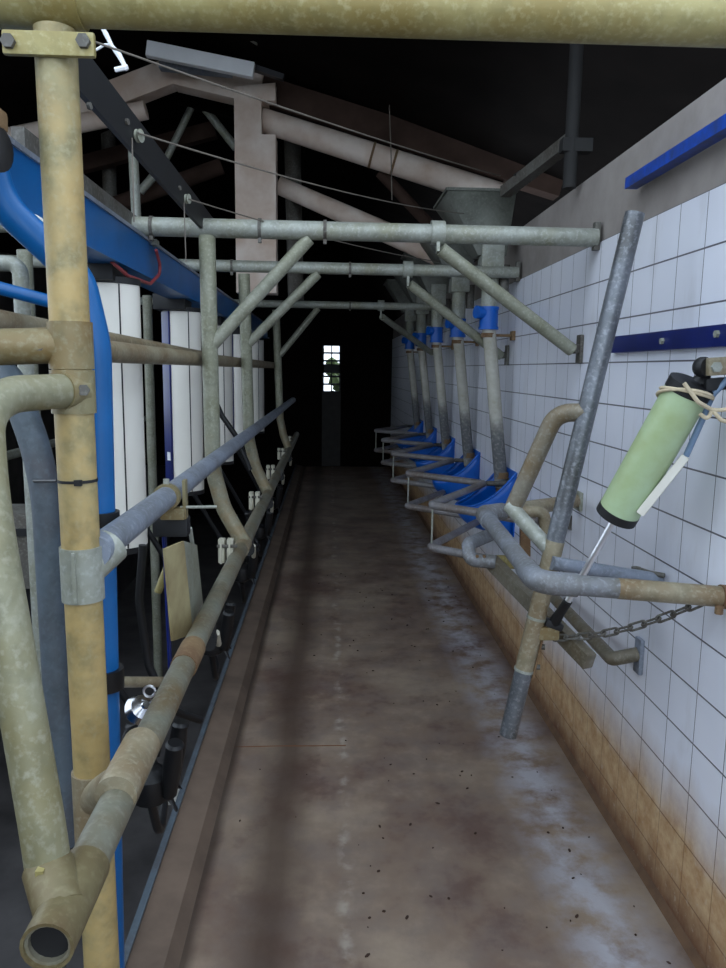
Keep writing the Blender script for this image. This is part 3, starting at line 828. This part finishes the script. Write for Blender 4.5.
# pale paired clips along the low rail
cl0Y = 2.60
def make_clip():
    c = Vector((XL-0.035, cl0Y, lr0.z+0.03))
    t = thing('hose_clip', c, 'nearest pale ribbed clip pair on the low rail, below the greenish post', 'clip', 'pale clips along the low rail')
    for dx in (-0.016, 0.014):
        m = MB(); m.box(c+Vector((dx, 0, 0)), (0.022, 0.04, 0.085), None, 0.004)
        m.box(c+Vector((dx, -0.028, 0)), (0.006, 0.006, 0.085))
        m.build('jaw', 'cream', t)
    MB().tube([c+Vector((-0.03, -0.02, 0.02)), c+Vector((0.04, -0.02, 0.02))], 0.006, 8).build('pin', 'steel_old', t)
    return t
k0 = make_clip()
clab = ['second pale clip pair along the low rail, beside the second curved foot', 'third pale clip pair along the low rail, in shadow', 'fourth pale clip pair along the low rail, in deep shadow', 'farthest pale clip pair along the low rail']
for k in range(4): dup(k0, (0, 1.02*(k+1), 0), clab[k])

# milking clusters hung on the aisle side of the low rail
cy0 = 1.95
def make_cluster():
    o_ = Vector((XL-0.05, cy0, lr0.z))
    t = thing('milking_cluster', o_-Vector((0, 0, 0.4)), 'nearest black milking cluster hanging below the low rail at the kerb', 'milking cluster', 'black milking clusters along the pit')
    arm = fillet([o_+Vector((0.0, 0, -0.02)), o_+Vector((0.0, 0, -0.12)), o_+Vector((-0.06, -0.05, -0.22)), o_+Vector((-0.08, -0.10, -0.34))], 0.06, 5)
    MB().tube(arm, 0.016, 12).build('arm', 'black_steel', t)
    c = o_+Vector((-0.08, -0.14, -0.40))
    MB().lathe([(0.02, -0.05), (0.045, -0.035), (0.052, 0.0), (0.05, 0.03), (0.03, 0.05), (0.012, 0.055)], c, (0, 0, 1), 18).build('claw', 'rubber', t)
    for k, (dx, dy) in enumerate(((-0.045, -0.03), (0.05, -0.02), (-0.035, 0.05), (0.045, 0.05))):
        b0 = c+Vector((dx, dy, -0.02)); b1 = c+Vector((dx*1.6, dy*1.6-0.02, 0.17))
        cup = MB().lathe([(0.014, 0), (0.02, 0.01), (0.024, 0.10), (0.021, 0.15), (0.024, 0.16), (0.018, 0.168)], b0, b1-b0, 14).build('teat_cup', 'rubber', t)
        MB().tube([c+Vector((dx*0.6, dy*0.6, 0.03)), c+Vector((dx*1.4, dy*1.4, -0.05)), b0], 0.007, 8).build('short_tube', 'rubber', t)
    MB().tube(fillet([c+Vector((0, 0, -0.05)), c+Vector((0.0, 0.08, -0.20)), c+Vector((-0.02, 0.25, -0.18)), c+Vector((-0.12, 0.32, 0.05)), c+Vector((-0.3, 0.25, 0.4))], 0.09, 6), 0.012, 10).build('milk_hose', 'rubber', t)
    hd = MB(); hd.box(o_+Vector((0.055, -0.02, -0.03)), (0.04, 0.05, 0.05), None, 0.008); hd.tube([o_+Vector((0.06, -0.05, -0.05)), o_+Vector((0.055, 0.0, -0.05))], 0.022, 14)
    hd.build('bracket', 'black', t)
    MB().tube([o_+Vector((0.07, 0.03, -0.05)), o_+Vector((0.06, 0.13, -0.12))], 0.009, 10).build('milk_tube', 'cream', t)
    return t
m0 = make_cluster()
mlab = ['second black milking cluster below the low rail, near the first pale clips', 'third black milking cluster along the pit edge, mostly in shadow', 'fourth black milking cluster along the pit edge, in deep shadow', 'farthest black milking cluster along the pit edge']
for k in range(4): dup(m0, (0, 1.02*(k+1), 0), mlab[k])
# shiny claw bowl and coiled wire beside the low rail
sb = thing('claw_bowl', at(138, 722, Y=1.55), 'shiny steel claw bowl hanging beside the low rail', 'milk claw')
pc = at(141, 709, Y=1.6)
MB().lathe([(0.004, -0.03), (0.026, -0.028), (0.036, -0.005), (0.028, 0.014), (0.010, 0.024), (0.008, 0.03)], pc, (0.5, -0.5, 0.6), 24).build('bowl', 'stainless', sb)
MB().tube([pc+Vector((0.02+0.013*math.cos(a*0.5), 0.0, 0.042+0.013*math.sin(a*0.5))) for a in range(13)], 0.003, 8).build('ring', 'chrome', sb)
wl = [at(128, 752, Y=1.55), at(122, 742, Y=1.55), at(126, 730, Y=1.57), at(142, 724, Y=1.6), at(140, 740, Y=1.58), at(130, 755, Y=1.55)]
tag(MB().tube(fillet(wl, 0.015, 4), 0.0032, 8).build('wire_hook', 'black'), 'small loop of black wire below the shiny claw bowl', 'wire')
hs = fillet([at(143, 545, Y=2.1), at(139, 600, Y=2.1), at(148, 665, Y=2.1), at(170, 710, Y=2.1), at(200, 720, Y=2.2)], 0.15, 8)
tag(MB().tube(hs, 0.012, 12).build('hose', 'rubber'), 'thick black hose hooping down behind the cream splash plate', 'hose')
o = MB().tube([at(158, 592, Y=2.2), at(170, 560, Y=2.2)], 0.012, 10).build('handle_rod', 'zinc_yellow')
tag(o, 'short yellow rod slanting behind the cream splash plate', 'rod')
pj = Vector((UX, UY0+UP*1.55, 1.55))
tag(MB().tube(fillet([at(214, 398, Y=3.9), at(222, 416, Y=3.9), at(236, 436, Y=3.9), at(250, 470, Y=3.9)], 0.1, 4), 0.014, 10).build('hose', 'rubber'), 'black hose slanting past the white covers between the curved-foot posts', 'hose')
tag(MB().box(at(158, 797, Z=PIT+0.02), (0.22, 0.10, 0.04), None, 0.008).build('plastic_tray', 'white_cover'), 'small white tray lying on the pit floor', 'tray')

# ------------------------------------------------------------------ right side: bars on the wall
p0, p1 = at(625, 183, X=XW-0.05), at(726, 121, X=XW-0.05)
ub = thing('wall_channel', p0, 'scuffed bright blue channel on the bare wall strip above the tiles', 'bar')
yA, yB, zc_ = p0.y, 0.9, (p0.z+p1.z)/2
MB().prism([(0.04, -0.017), (0.0, -0.017), (0.0, 0.017), (0.04, 0.017), (0.04, 0.012), (0.005, 0.012), (0.005, -0.012), (0.04, -0.012)], (XW-0.05, yB, zc_), (1, 0, 0), (0, 0, 1), (0, 1, 0), yA-yB).build('channel', 'blue_bar', ub)
MB().box((XW-0.02, yA+0.001, zc_), (0.02, 0.004, 0.022)).build('end_cap', 'black_steel', ub)
for yy in (yA-0.12, yA-0.75): MB().box((XW-0.02, yy, zc_), (0.04, 0.03, 0.022)).build('bracket', 'steel_old', ub)
wpl = thing('wall_plate', at(613, 345, X=XW-0.02), 'dark navy flat bar bolted to the tiles at eye level', 'bar')
q0, q1 = at(612, 345, X=XW-0.015), at(726, 335, X=XW-0.015)
MB().box((XW-0.010, (q0.y+0.9)/2, (q0.z+q1.z)/2), (0.020, q0.y-0.9, 0.056), None, 0.003).build('bar', 'blue_dark', wpl)
for px, py in ((663, 341), (718, 334)):
    MB().nut(at(px, py, X=XW-0.02), (-1, 0, 0), 0.010, 0.008).build('bolt', 'zinc_grey', wpl)

# ------------------------------------------------------------------ feed stations
FY = [4.06, 5.03, 6.03, 7.03, 8.03]
dt, db = at(488.5, 324, Y=FY[0]), at(501.5, 487, Y=FY[0])
XD = (dt.x+db.x)/2
def make_feed():
    t = thing('feed_pipe', (XD, FY[0], db.z), 'nearest grey feed drop pipe with blue elbow on the tiled wall', 'feed pipe', 'feed drop pipes')
    MB().tube([dt, Vector((dt.x*0.35+db.x*0.65, dt.y, dt.z*0.35+db.z*0.65)), db], 0.036, 20).build('drop_tube', 'feed_zinc', t)
    e = MB(); e.tube([dt+Vector((0, 0, -0.02)), dt+Vector((0, 0, 0.085))], 0.050, 20); e.tube([dt+Vector((0, 0, -0.03)), dt+Vector((0, 0, -0.015))], 0.054, 20)
    e.tube([dt+Vector((0, 0, 0.055)), dt+Vector((-0.075, -0.03, 0.06))], 0.034, 16)
    e.tube([dt+Vector((0, 0, 0.075)), dt+Vector((0, 0, 0.09))], 0.053, 20)
    e.build('elbow', 'blue_plastic', t)
    up = MB(); up.tube([dt+Vector((0, 0, 0.08)), (dt.x, dt.y, 2.24)], 0.046, 16); up.box((dt.x, dt.y, 2.15), (0.12, 0.12, 0.16), None, 0.01)
    up.build('chute', 'zinc_grey', t)
    mo = MB(); mo.tube([(dt.x+0.075, dt.y, 1.97), (dt.x+0.075, dt.y, 2.12)], 0.028, 12)
    mo.build('motor', 'steel_old', t)
    c = MB(); zc2 = at(490, 336, Y=FY[0]).z
    pcx = dt.x+(db.x-dt.x)*(dt.z-zc2)/(dt.z-db.z)
    zc2 = dt.z-0.06; pcx = dt.x
    c.tube([(pcx, dt.y, zc2-0.012), (pcx, dt.y, zc2+0.012)], 0.039, 20)
    c.tube([(pcx, dt.y, zc2), (XW-0.005, dt.y+0.0, zc2)], 0.008, 10)
    c.box((XW-0.01, dt.y, zc2), (0.02, 0.05, 0.05), None, 0.005)
    c.build('strap', 'rust', t)
    n = MB(); n.tube([db+Vector((0, 0, 0.05)), db+Vector((0, 0, 0.085))], 0.041, 20); n.tube([db+Vector((0, 0, -0.06)), db+Vector((0, 0, 0.06))], 0.031, 18)
    n.build('nozzle', 'rust', t)
    return t
def make_hopper():
    x0, x1 = at(447, 190, Y=FY[0]-0.05).x, at(522, 190, Y=FY[0]-0.05).x
    z1_, z0_ = at(480, 190, Y=FY[0]-0.05).z, 2.16
    t = thing('feed_hopper', (dt.x, FY[0], z0_), 'nearest grey feed hopper funnel above the front cross rail', 'hopper', 'feed hoppers')
    y0, y1 = FY[0]-0.06, FY[0]+0.42
    cx, cy = dt.x, FY[0]+0.02
    vo = [(x0, y0, z1_), (x1-0.03, y0, z1_), (x1-0.03, y1, z1_), (x0, y1, z1_), (cx-0.08, cy-0.07, z0_), (cx+0.07, cy-0.07, z0_), (cx+0.07, cy+0.07, z0_), (cx-0.08, cy+0.07, z0_)]
    m = MB(); m.faces(vo, [(0, 1, 5, 4), (1, 2, 6, 5), (2, 3, 7, 6), (3, 0, 4, 7), (4, 5, 6, 7)])
    o = m.build('funnel', 'hopper', t, sharp=10)
    so = o.modifiers.new('thick', 'SOLIDIFY'); so.thickness = 0.004
    lp_ = MB()
    for a_, b_ in ((0, 1), (1, 2), (2, 3), (3, 0)): lp_.bar(vo[a_], vo[b_], 0.014, 0.014)
    lp_.build('rim', 'hopper', t)
    return t
def make_bowl():
    ZB, ZF, Zbot = 1.03, 0.825, 0.68
    yc = FY[0]-0.02
    t = thing('feed_bowl', (XW, yc, Zbot), 'nearest blue feed bowl on the tiled wall, under the first drop pipe', 'feed bowl', 'blue feed bowls')
    m = MB(); NU, NV = 24, 9
    def P(u, v):
        a_ = math.pi*u/NU                    # 0 back-near .. pi back-far
        ca, sa = math.cos(a_), math.sin(a_)
        zr = ZF+(ZB-ZF)*(1-sa)**1.9
        k = math.cos(v/NV*math.pi/2)**0.75
        z = zr+(Zbot-zr)*math.sin(v/NV*math.pi/2)
        return Vector((XW-0.004-0.285*sa*k, yc-0.17*ca*(0.55*1+0.45*k) if v < NV else yc-0.17*ca*0.55, z))
    g = [[m.bm.verts.new(P(u, v)) for v in range(NV+1)] for u in range(NU+1)]
    for u in range(NU):
        for v in range(NV): m.bm.faces.new((g[u][v], g[u+1][v], g[u+1][v+1], g[u][v+1]))
    bmesh.ops.remove_doubles(m.bm, verts=m.bm.verts, dist=1e-4)
    o = m.build('bowl', 'blue_plastic', t, sharp=60)
    so = o.modifiers.new('thick', 'SOLIDIFY'); so.thickness = 0.006; so.offset = 0
    MB().box((XW-0.003, yc, (ZB+Zbot)/2), (0.006, 0.33, ZB-Zbot)).build('back_plate', 'blue_plastic', t)
    MB().tube([P(u, 0) for u in range(NU+1)], 0.007, 10).build('rim', 'blue_plastic', t)
    return t
f0, h0, b0_ = make_feed(), make_hopper(), make_bowl()
ords = ['second', 'third', 'fourth', 'farthest']
for k in range(4):
    sh = (0, FY[k+1]-FY[0], 0)
    dup(f0, sh, '%s grey feed drop pipe with blue elbow along the tiled wall' % ords[k])
    dup(h0, sh, '%s feed hopper funnel along the tiled wall, %s' % (ords[k], 'behind the front cross rail' if k == 0 else 'in the dark'))
    dup(b0_, sh, '%s blue feed bowl along the tiled wall' % ords[k])

# zigzag breast rail in front of the bowls
A1 = at(430.5, 505, Y=3.35); A2 = at(428, 547, Y=3.35)
zu, zl, xa = A1.z, A2.z, A1.x
XI = 0.86
br = thing('breast_rail', (0.75, 5.5, zl), 'zigzag pipe rail in two tiers with thin uprights, in front of the blue bowls', 'rail')
ay = [3.35, 4.40, 5.45, 6.50, 7.52]
def zig(z, first):
    pts = [first]
    for k, y in enumerate(ay):
        pts.append(Vector((xa, y, z))); pts.append(Vector((XI, y+0.67, z)))
    return pts
MB().tube(fillet(zig(zu, Vector((XI, 2.97, zu))), 0.035, 5), 0.0185, 14).build('zigzag_tube', 'zigzag_zinc', br)
MB().tube(fillet(zig(zl, Vector((XI, 2.97, zl))), 0.035, 5), 0.0185, 14).build('zigzag_tube', 'zigzag_zinc', br)
for y in ay:
    MB().tube([(xa+0.01, y, zl), (xa+0.01, y, zu)], 0.0045, 8).build('tie_rod', 'zinc_grey', br)
for y in [2.31]+ay:
    for z in (zu, zl):
        w_ = MB().box((XW-0.006, y+0.67, z), (0.012, 0.05, 0.06), None, 0.003)
        w_.tube([(XI+0.01, y+0.67, z), (XW-0.01, y+0.67, z)], 0.014, 12)
        w_.build('wall_bracket', 'steel_old', br)

# ------------------------------------------------------------------ gate pieces at the right
g1 = thing('entry_rail', at(538, 582, Y=1.78), 'blue-grey elbowed rail reaching from the right wall across to the tilted pole', 'rail')
e0, e1, e2, e3 = at(760, 599, X=0.985), at(537, 582, Y=1.78), at(484, 514, Y=2.5), at(577, 501, X=0.985)
e0 = at(726, 597, X=0.99)
pthg = fillet([e0, e1, e2, e3], {1: 0.045, 2: 0.03}, 8)
MB().tube(pthg, 0.0258, 22).build('tube', 'gate_zinc', g1)
fd = (e0-e1).normalized(); fb_ = (e2-e1).normalized()
fe = MB().tube(fillet([e1+fb_*0.11, e1, e1+fd*0.10], 0.045, 8), 0.0298, 22).build('elbow_fitting', 'gate_zinc', g1)
fd2 = (e3-e2).normalized()
MB().tube(fillet([e2-fb_*0.10, e2, e2+fd2*0.10], 0.03, 8), 0.031, 20).build('elbow_fitting', 'gate_zinc', g1)
MB().tube([e0-fd*0.015, e0], 0.030, 20).build('end_sleeve', 'rust', g1)
MB().tube([e0-fd*0.27, e0-fd*0.014], 0.0263, 20).build('stained_length', 'zinc_tan', g1)
MB().tube([e2+fd2*0.10, e3], 0.0266, 20).build('stained_length', 'zinc_tan', g1)
MB().box(Vector((XW-0.008, e3.y, e3.z)), (0.014, 0.06, 0.075), None, 0.004).build('wall_plate', 'zinc_grey', g1)
e0b = at(719, 610, X=0.96); MB().nut(e0b+Vector((0, 0, 0.01)), (0, 0, -1), 0.010, 0.02).build('bolt', 'rust', g1)
MB().tube(fillet([at(519, 512, Y=2.55), at(544, 511, Y=2.55), at(547, 548, Y=2.55)], 0.03, 6), 0.021, 14).build('stub_bend', 'zinc_tan', g1)
MB().bar(at(525, 520, Y=2.56), at(525, 556, Y=2.56), 0.035, 0.02, (0, 1, 0)).build('stub_post', 'rust', g1)

# tilted pole with its welded loop
YP = 2.08
tpole = thing('tilted_pole', at(508, 735, Y=YP), 'long tilted grey pole hanging clear of the floor, with welded loop', 'pole')
pt, pb = at(635, 213, Y=YP-0.02), at(508, 735, Y=YP)
MB().pipe_open(pt, pb, 0.0262, 0.004).build('tube', 'zinc_dark', tpole)
pd = (pb-pt).normalized()
def onpole(y): return pt + (pb-pt)*((at(572, y, Y=YP).z-pt.z)/(pb.z-pt.z))
MB().tube([onpole(540), onpole(668)], 0.0272, 22).build('stained_sleeve', 'zinc_tan', tpole)
for y in (617, 669): MB().tube([onpole(y)-pd*0.004, onpole(y)+pd*0.004], 0.029, 20).build('weld_ring', 'zinc_grey', tpole)
lpp = fillet([onpole(412), at(556, 413, Y=YP+0.03), at(513, 508, Y=YP+0.10)], {1: 0.075}, 9)
MB().tube(lpp, 0.0262, 20).build('loop', 'loop_zinc', tpole)
MB().tube([at(509, 505, Y=YP+0.10), onpole(552)], 0.0225, 18).build('brace', 'zinc_grey', tpole)
bk = MB(); bkp = onpole(632); bk.box(bkp+Vector((0.042, -0.005, 0.004)), (0.06, 0.04, 0.04), None, 0.005)
bk.build('bracket', 'zinc_fit', tpole)
MB().bar(onpole(620)+Vector((0.028, 0, 0)), onpole(676)+Vector((0.028, 0, 0)), 0.006, 0.03, (0, 1, 0)).build('strip', 'rust', tpole)
for y in (646, 666): MB().nut(onpole(y)+Vector((0.028, 0, 0)), (1, -0.3, 0), 0.008, 0.018).build('bolt', 'steel_old', tpole)

# lower bars
zlo = 0.655
lo = thing('lower_rail', at(612, 660, Z=zlo), 'low stained pipe close to the tiles, ending at a small wall plate', 'rail')
l0, l1 = at(524, 566, Z=zlo), at(612, 659, Z=zlo)
MB().tube(fillet([l0, l1, Vector((XW-0.012, l1.y-0.01, l1.z+0.02))], 0.012, 4), 0.0225, 18).build('tube', 'dull_bar', lo)
MB().box(Vector((XW-0.008, l1.y-0.01, l1.z+0.015)), (0.014, 0.045, 0.115), None, 0.004).build('wall_plate', 'zinc_blue', lo)
ubn = thing('bent_bar', at(475, 553, Y=2.5), 'dark bar running down to a cut end, hooked pipe bend at its far end', 'bar')
v = [at(492, 534, Y=2.62), at(468, 544, Y=2.5), at(470, 560, Y=2.45), at(496, 562, Y=2.42)]
MB().tube(fillet(v, {1: 0.03, 2: 0.03}, 8), 0.0235, 18).build('hook', 'gate_zinc', ubn)
for px in (477, 484): MB().nut(at(px, 556, Y=2.42), (0, -1, 0), 0.006, 0.006).build('bolt', 'rust', ubn)
MB().bar(at(492, 562, Y=2.45), at(590, 662, Y=1.98), 0.035, 0.05, bev=0.006).build('bar', 'dull_bar', ubn)
MB().box(at(504, 562, Y=2.48), (0.07, 0.02, 0.045), None, 0.003).build('gusset', 'zinc_yellow', ubn)
lb = thing('latch_bar', at(600, 572, Y=1.95), 'pale bar just behind the elbowed rail with a small hook at its end', 'bar')
l_a, l_b = at(552, 563, Y=2.04), at(660, 580, X=0.985)
MB().tube([l_a, l_b], 0.020, 14).build('tube', 'zinc_blue', lb)
hk = MB(); p = at(650, 573, X=0.955); hk.tube([p+Vector((-0.03, 0.03, 0.005)), p, p+Vector((0.03, -0.03, -0.0))], 0.008, 8); hk.tube([p+Vector((-0.03, 0.03, -0.004)), p+Vector((-0.03, 0.03, 0.010))], 0.014, 12)
hk.build('hook', 'steel_old', lb)

# air cylinder
cyA, cyB = at(687, 392, Y=1.80), at(619.5, 510, Y=1.93)
cd = (cyB-cyA).normalized()
cyl = thing('air_cylinder', cyB, 'pale green air cylinder slanting down from the tiled wall to the tilted pole', 'air cylinder')
RC = 0.0545
MB().tube([cyA, cyB], RC, 32).build('barrel', 'pale_green', cyl)
MB().lathe([(RC*0.9, -0.028), (RC+0.001, -0.025), (RC+0.001, 0.002), (RC, 0.002)], cyA, cd, 32).build('end_cap', 'black', cyl)
MB().lathe([(RC, -0.002), (RC+0.001, -0.002), (RC+0.001, 0.022), (RC*0.9, 0.024)], cyB, cd, 32).build('end_cap', 'black', cyl)
rodA, rodB = cyB+cd*0.02, at(568, 601, Y=2.0)
MB().tube([rodA, rodB], 0.0095, 18).build('piston_rod', 'chrome', cyl)
tgt = bkp+Vector((0.055, -0.01, 0.03))
cv = MB(); cv.tube([rodB, rodB.lerp(tgt, 0.5), tgt], [0.013, 0.014, 0.018], 12); cv.box(tgt, (0.055, 0.04, 0.022), Matrix.Rotation(R(20), 3, 'Y'), 0.008)
cv.build('clevis', 'black', cyl)
eye = at(703, 367, Y=1.76)
ey_ = MB(); ey_.tube([cyA-cd*0.03+Vector((0.02, 0, 0)), cyA-cd*0.05+Vector((0.02, 0, 0)), eye], [0.022, 0.013, 0.012], 14)
ey_.lathe([(0.009, -0.013), (0.021, -0.013), (0.024, -0.006), (0.024, 0.006), (0.021, 0.013), (0.009, 0.013)], eye, (-0.35, 1, 0), 24)
ey_.build('eye', 'black', cyl)
MB().bar(cyA-cd*0.02+Vector((0.02, -0.02, 0)), cyA-cd*0.02+Vector((0.075, -0.02, 0.005)), 0.03, 0.03, bev=0.006).build('port', 'black', cyl)
trim_a, trim_b = at(640, 514, Y=1.86), at(686, 456, Y=1.81)
MB().bar(trim_a, trim_b, 0.022, 0.022, bev=0.006).build('air_tube', 'off_white', cyl)
MB().tube(fillet([trim_b, at(703, 418, Y=1.79), at(712, 395, Y=1.77), at(735, 372, Y=1.75)], 0.05, 5), 0.008, 10).build('hose', 'hose_blue', cyl)
wm = thing('wall_mount', (XW, eye.y, eye.z), 'mounting arm holding the top eye of the green cylinder, at right edge', 'bracket')
wa = MB(); pe = eye+Vector((0.012, -0.02, 0.0)); wa.bar(pe+Vector((-0.012, 0, 0)), (XW-0.004, eye.y-0.01, eye.z+0.008), 0.018, 0.042, bev=0.004)
wa.build('arm', 'zinc_tan', wm)
MB().nut(pe+Vector((0.004, -0.009, 0)), (0, -1, 0), 0.013, 0.008).build('bolt', 'zinc_grey', wm)
MB().box((XW-0.012, eye.y-0.015, eye.z+0.02), (0.022, 0.06, 0.34), None, 0.003).build('plate', 'blue_dark', wm)
# cord looped round the cylinder head
ctr = cyA+cd*0.004
u = cd.cross(Vector((0, 0, 1))).normalized(); w = cd.cross(u)
tc = MB()
for tilt, k0_ in ((0.35, 0), (0.55, 1)):
    pts = []
    for k in range(28):
        a_ = 2*math.pi*k/28
        pts.append(ctr+cd*(0.0+0.035*math.sin(a_+2.6)*tilt*2+0.008*k0_)+u*(math.cos(a_)*(RC+0.005))+w*(math.sin(a_)*(RC+0.005)))
    tc.tube(pts, 0.0042, 8, closed=True)
kn_ = at(712, 410, Y=1.74)
tc.tube(fillet([at(684, 383, Y=1.74), at(698, 402, Y=1.73), kn_, at(722, 410, Y=1.73), at(735, 408, Y=1.73)], 0.02, 4), 0.005, 8)
tc.tube(fillet([kn_, at(708, 420, Y=1.74), at(700, 414, Y=1.74)], 0.01, 4), 0.005, 8)
tc.tube([kn_, at(721, 420, Y=1.73), at(735, 424, Y=1.73)], 0.005, 8)
tag(tc.build('cord', 'cord'), 'frayed cream cord tied round the top of the green cylinder', 'cord')

# chain
ch = thing('chain', at(640, 622, Y=1.9), 'rusty steel chain strung from the tilted pole to the elbowed rail', 'chain')
ca, cb2 = bkp+Vector((0.06, -0.012, -0.012)), at(704, 601, Y=1.80)
N = 11
for k in range(N):
    t0, t1 = k/N, (k+1)/N
    def cp(t): return ca.lerp(cb2, t)-Vector((0, 0, 0.10*t*(1-t)))
    p, q = cp(t0), cp(t1)
    dd = (q-p); L = dd.length*1.28; dd.normalize()
    s_ = dd.cross(Vector((0, 0, 1))).normalized()
    up_ = dd.cross(s_)
    side = (s_ if k % 2 else up_)
    side = (side+(up_ if k % 2 else s_)*0.35).normalized()
    cen = (p+q)/2; hw, hl = 0.0085, L/2-0.0085
    pts = [cen+dd*hl+side*hw*math.cos(a_)+dd*hw*math.sin(a_) for a_ in [0, .52, 1.05, 1.57, 2.09, 2.62, 3.14]]
    pts += [cen-dd*hl-side*hw*math.cos(a_)-dd*hw*math.sin(a_) for a_ in [0, .52, 1.05, 1.57, 2.09, 2.62, 3.14]]
    MB().tube(pts, 0.0034, 8, closed=True).build('link', 'steel_old', ch)

# crumbs on the aisle floor
cr = MB()
for k in range(150):
    y = 1.2+random.random()**1.6*4.5
    x = random.uniform(-0.33, 0.93)
    if x < 0.1 and random.random() < 0.5: x = random.uniform(0.1, 0.93)
    rr = random.uniform(0.002, 0.0052)
    q = bmesh.ops.create_icosphere(cr.bm, subdivisions=1, radius=rr)
    a_ = random.random()*6.28; st = random.uniform(1, 2.2)
    for v in q['verts']:
        vx, vy = v.co.x*st, v.co.y
        v.co = Vector((x+vx*math.cos(a_)-vy*math.sin(a_), y+vx*math.sin(a_)+vy*math.cos(a_), 0.001+max(v.co.z, -0.001)*0.7))
tag(cr.build('crumbs', 'crumb'), 'dark crumbs of dung and husk scattered over the aisle floor', 'debris', kind='stuff')

# ------------------------------------------------------------------ daylight through the open front
wd = bpy.data.worlds.new('sky'); S.world = wd; wd.use_nodes = True
nt = wd.node_tree
bg = nt.nodes['Background']
sky = nt.nodes.new('ShaderNodeTexSky')
sky.sky_type = 'HOSEK_WILKIE'; sky.sun_direction = (0.3, -0.5, 0.75); sky.turbidity = 6.0; sky.ground_albedo = 0.3
mixn = nt.nodes.new('ShaderNodeMix'); mixn.data_type = 'RGBA'
mixn.inputs[0].default_value = 0.85
nt.links.new(sky.outputs[0], mixn.inputs[6])
mixn.inputs[7].default_value = (0.74, 0.86, 1.0, 1)
nt.links.new(mixn.outputs[2], bg.inputs['Color'])
bg.inputs['Strength'].default_value = 1.0

S.view_settings.view_transform = 'Standard'
S.view_settings.look = 'None'
S.view_settings.exposure = 1.72
S.view_settings.gamma = 1.0
S.view_settings.use_curve_mapping = False
S.cycles.use_denoising = True
S.cycles.max_bounces = 8
S.cycles.sample_clamp_indirect = 4.0
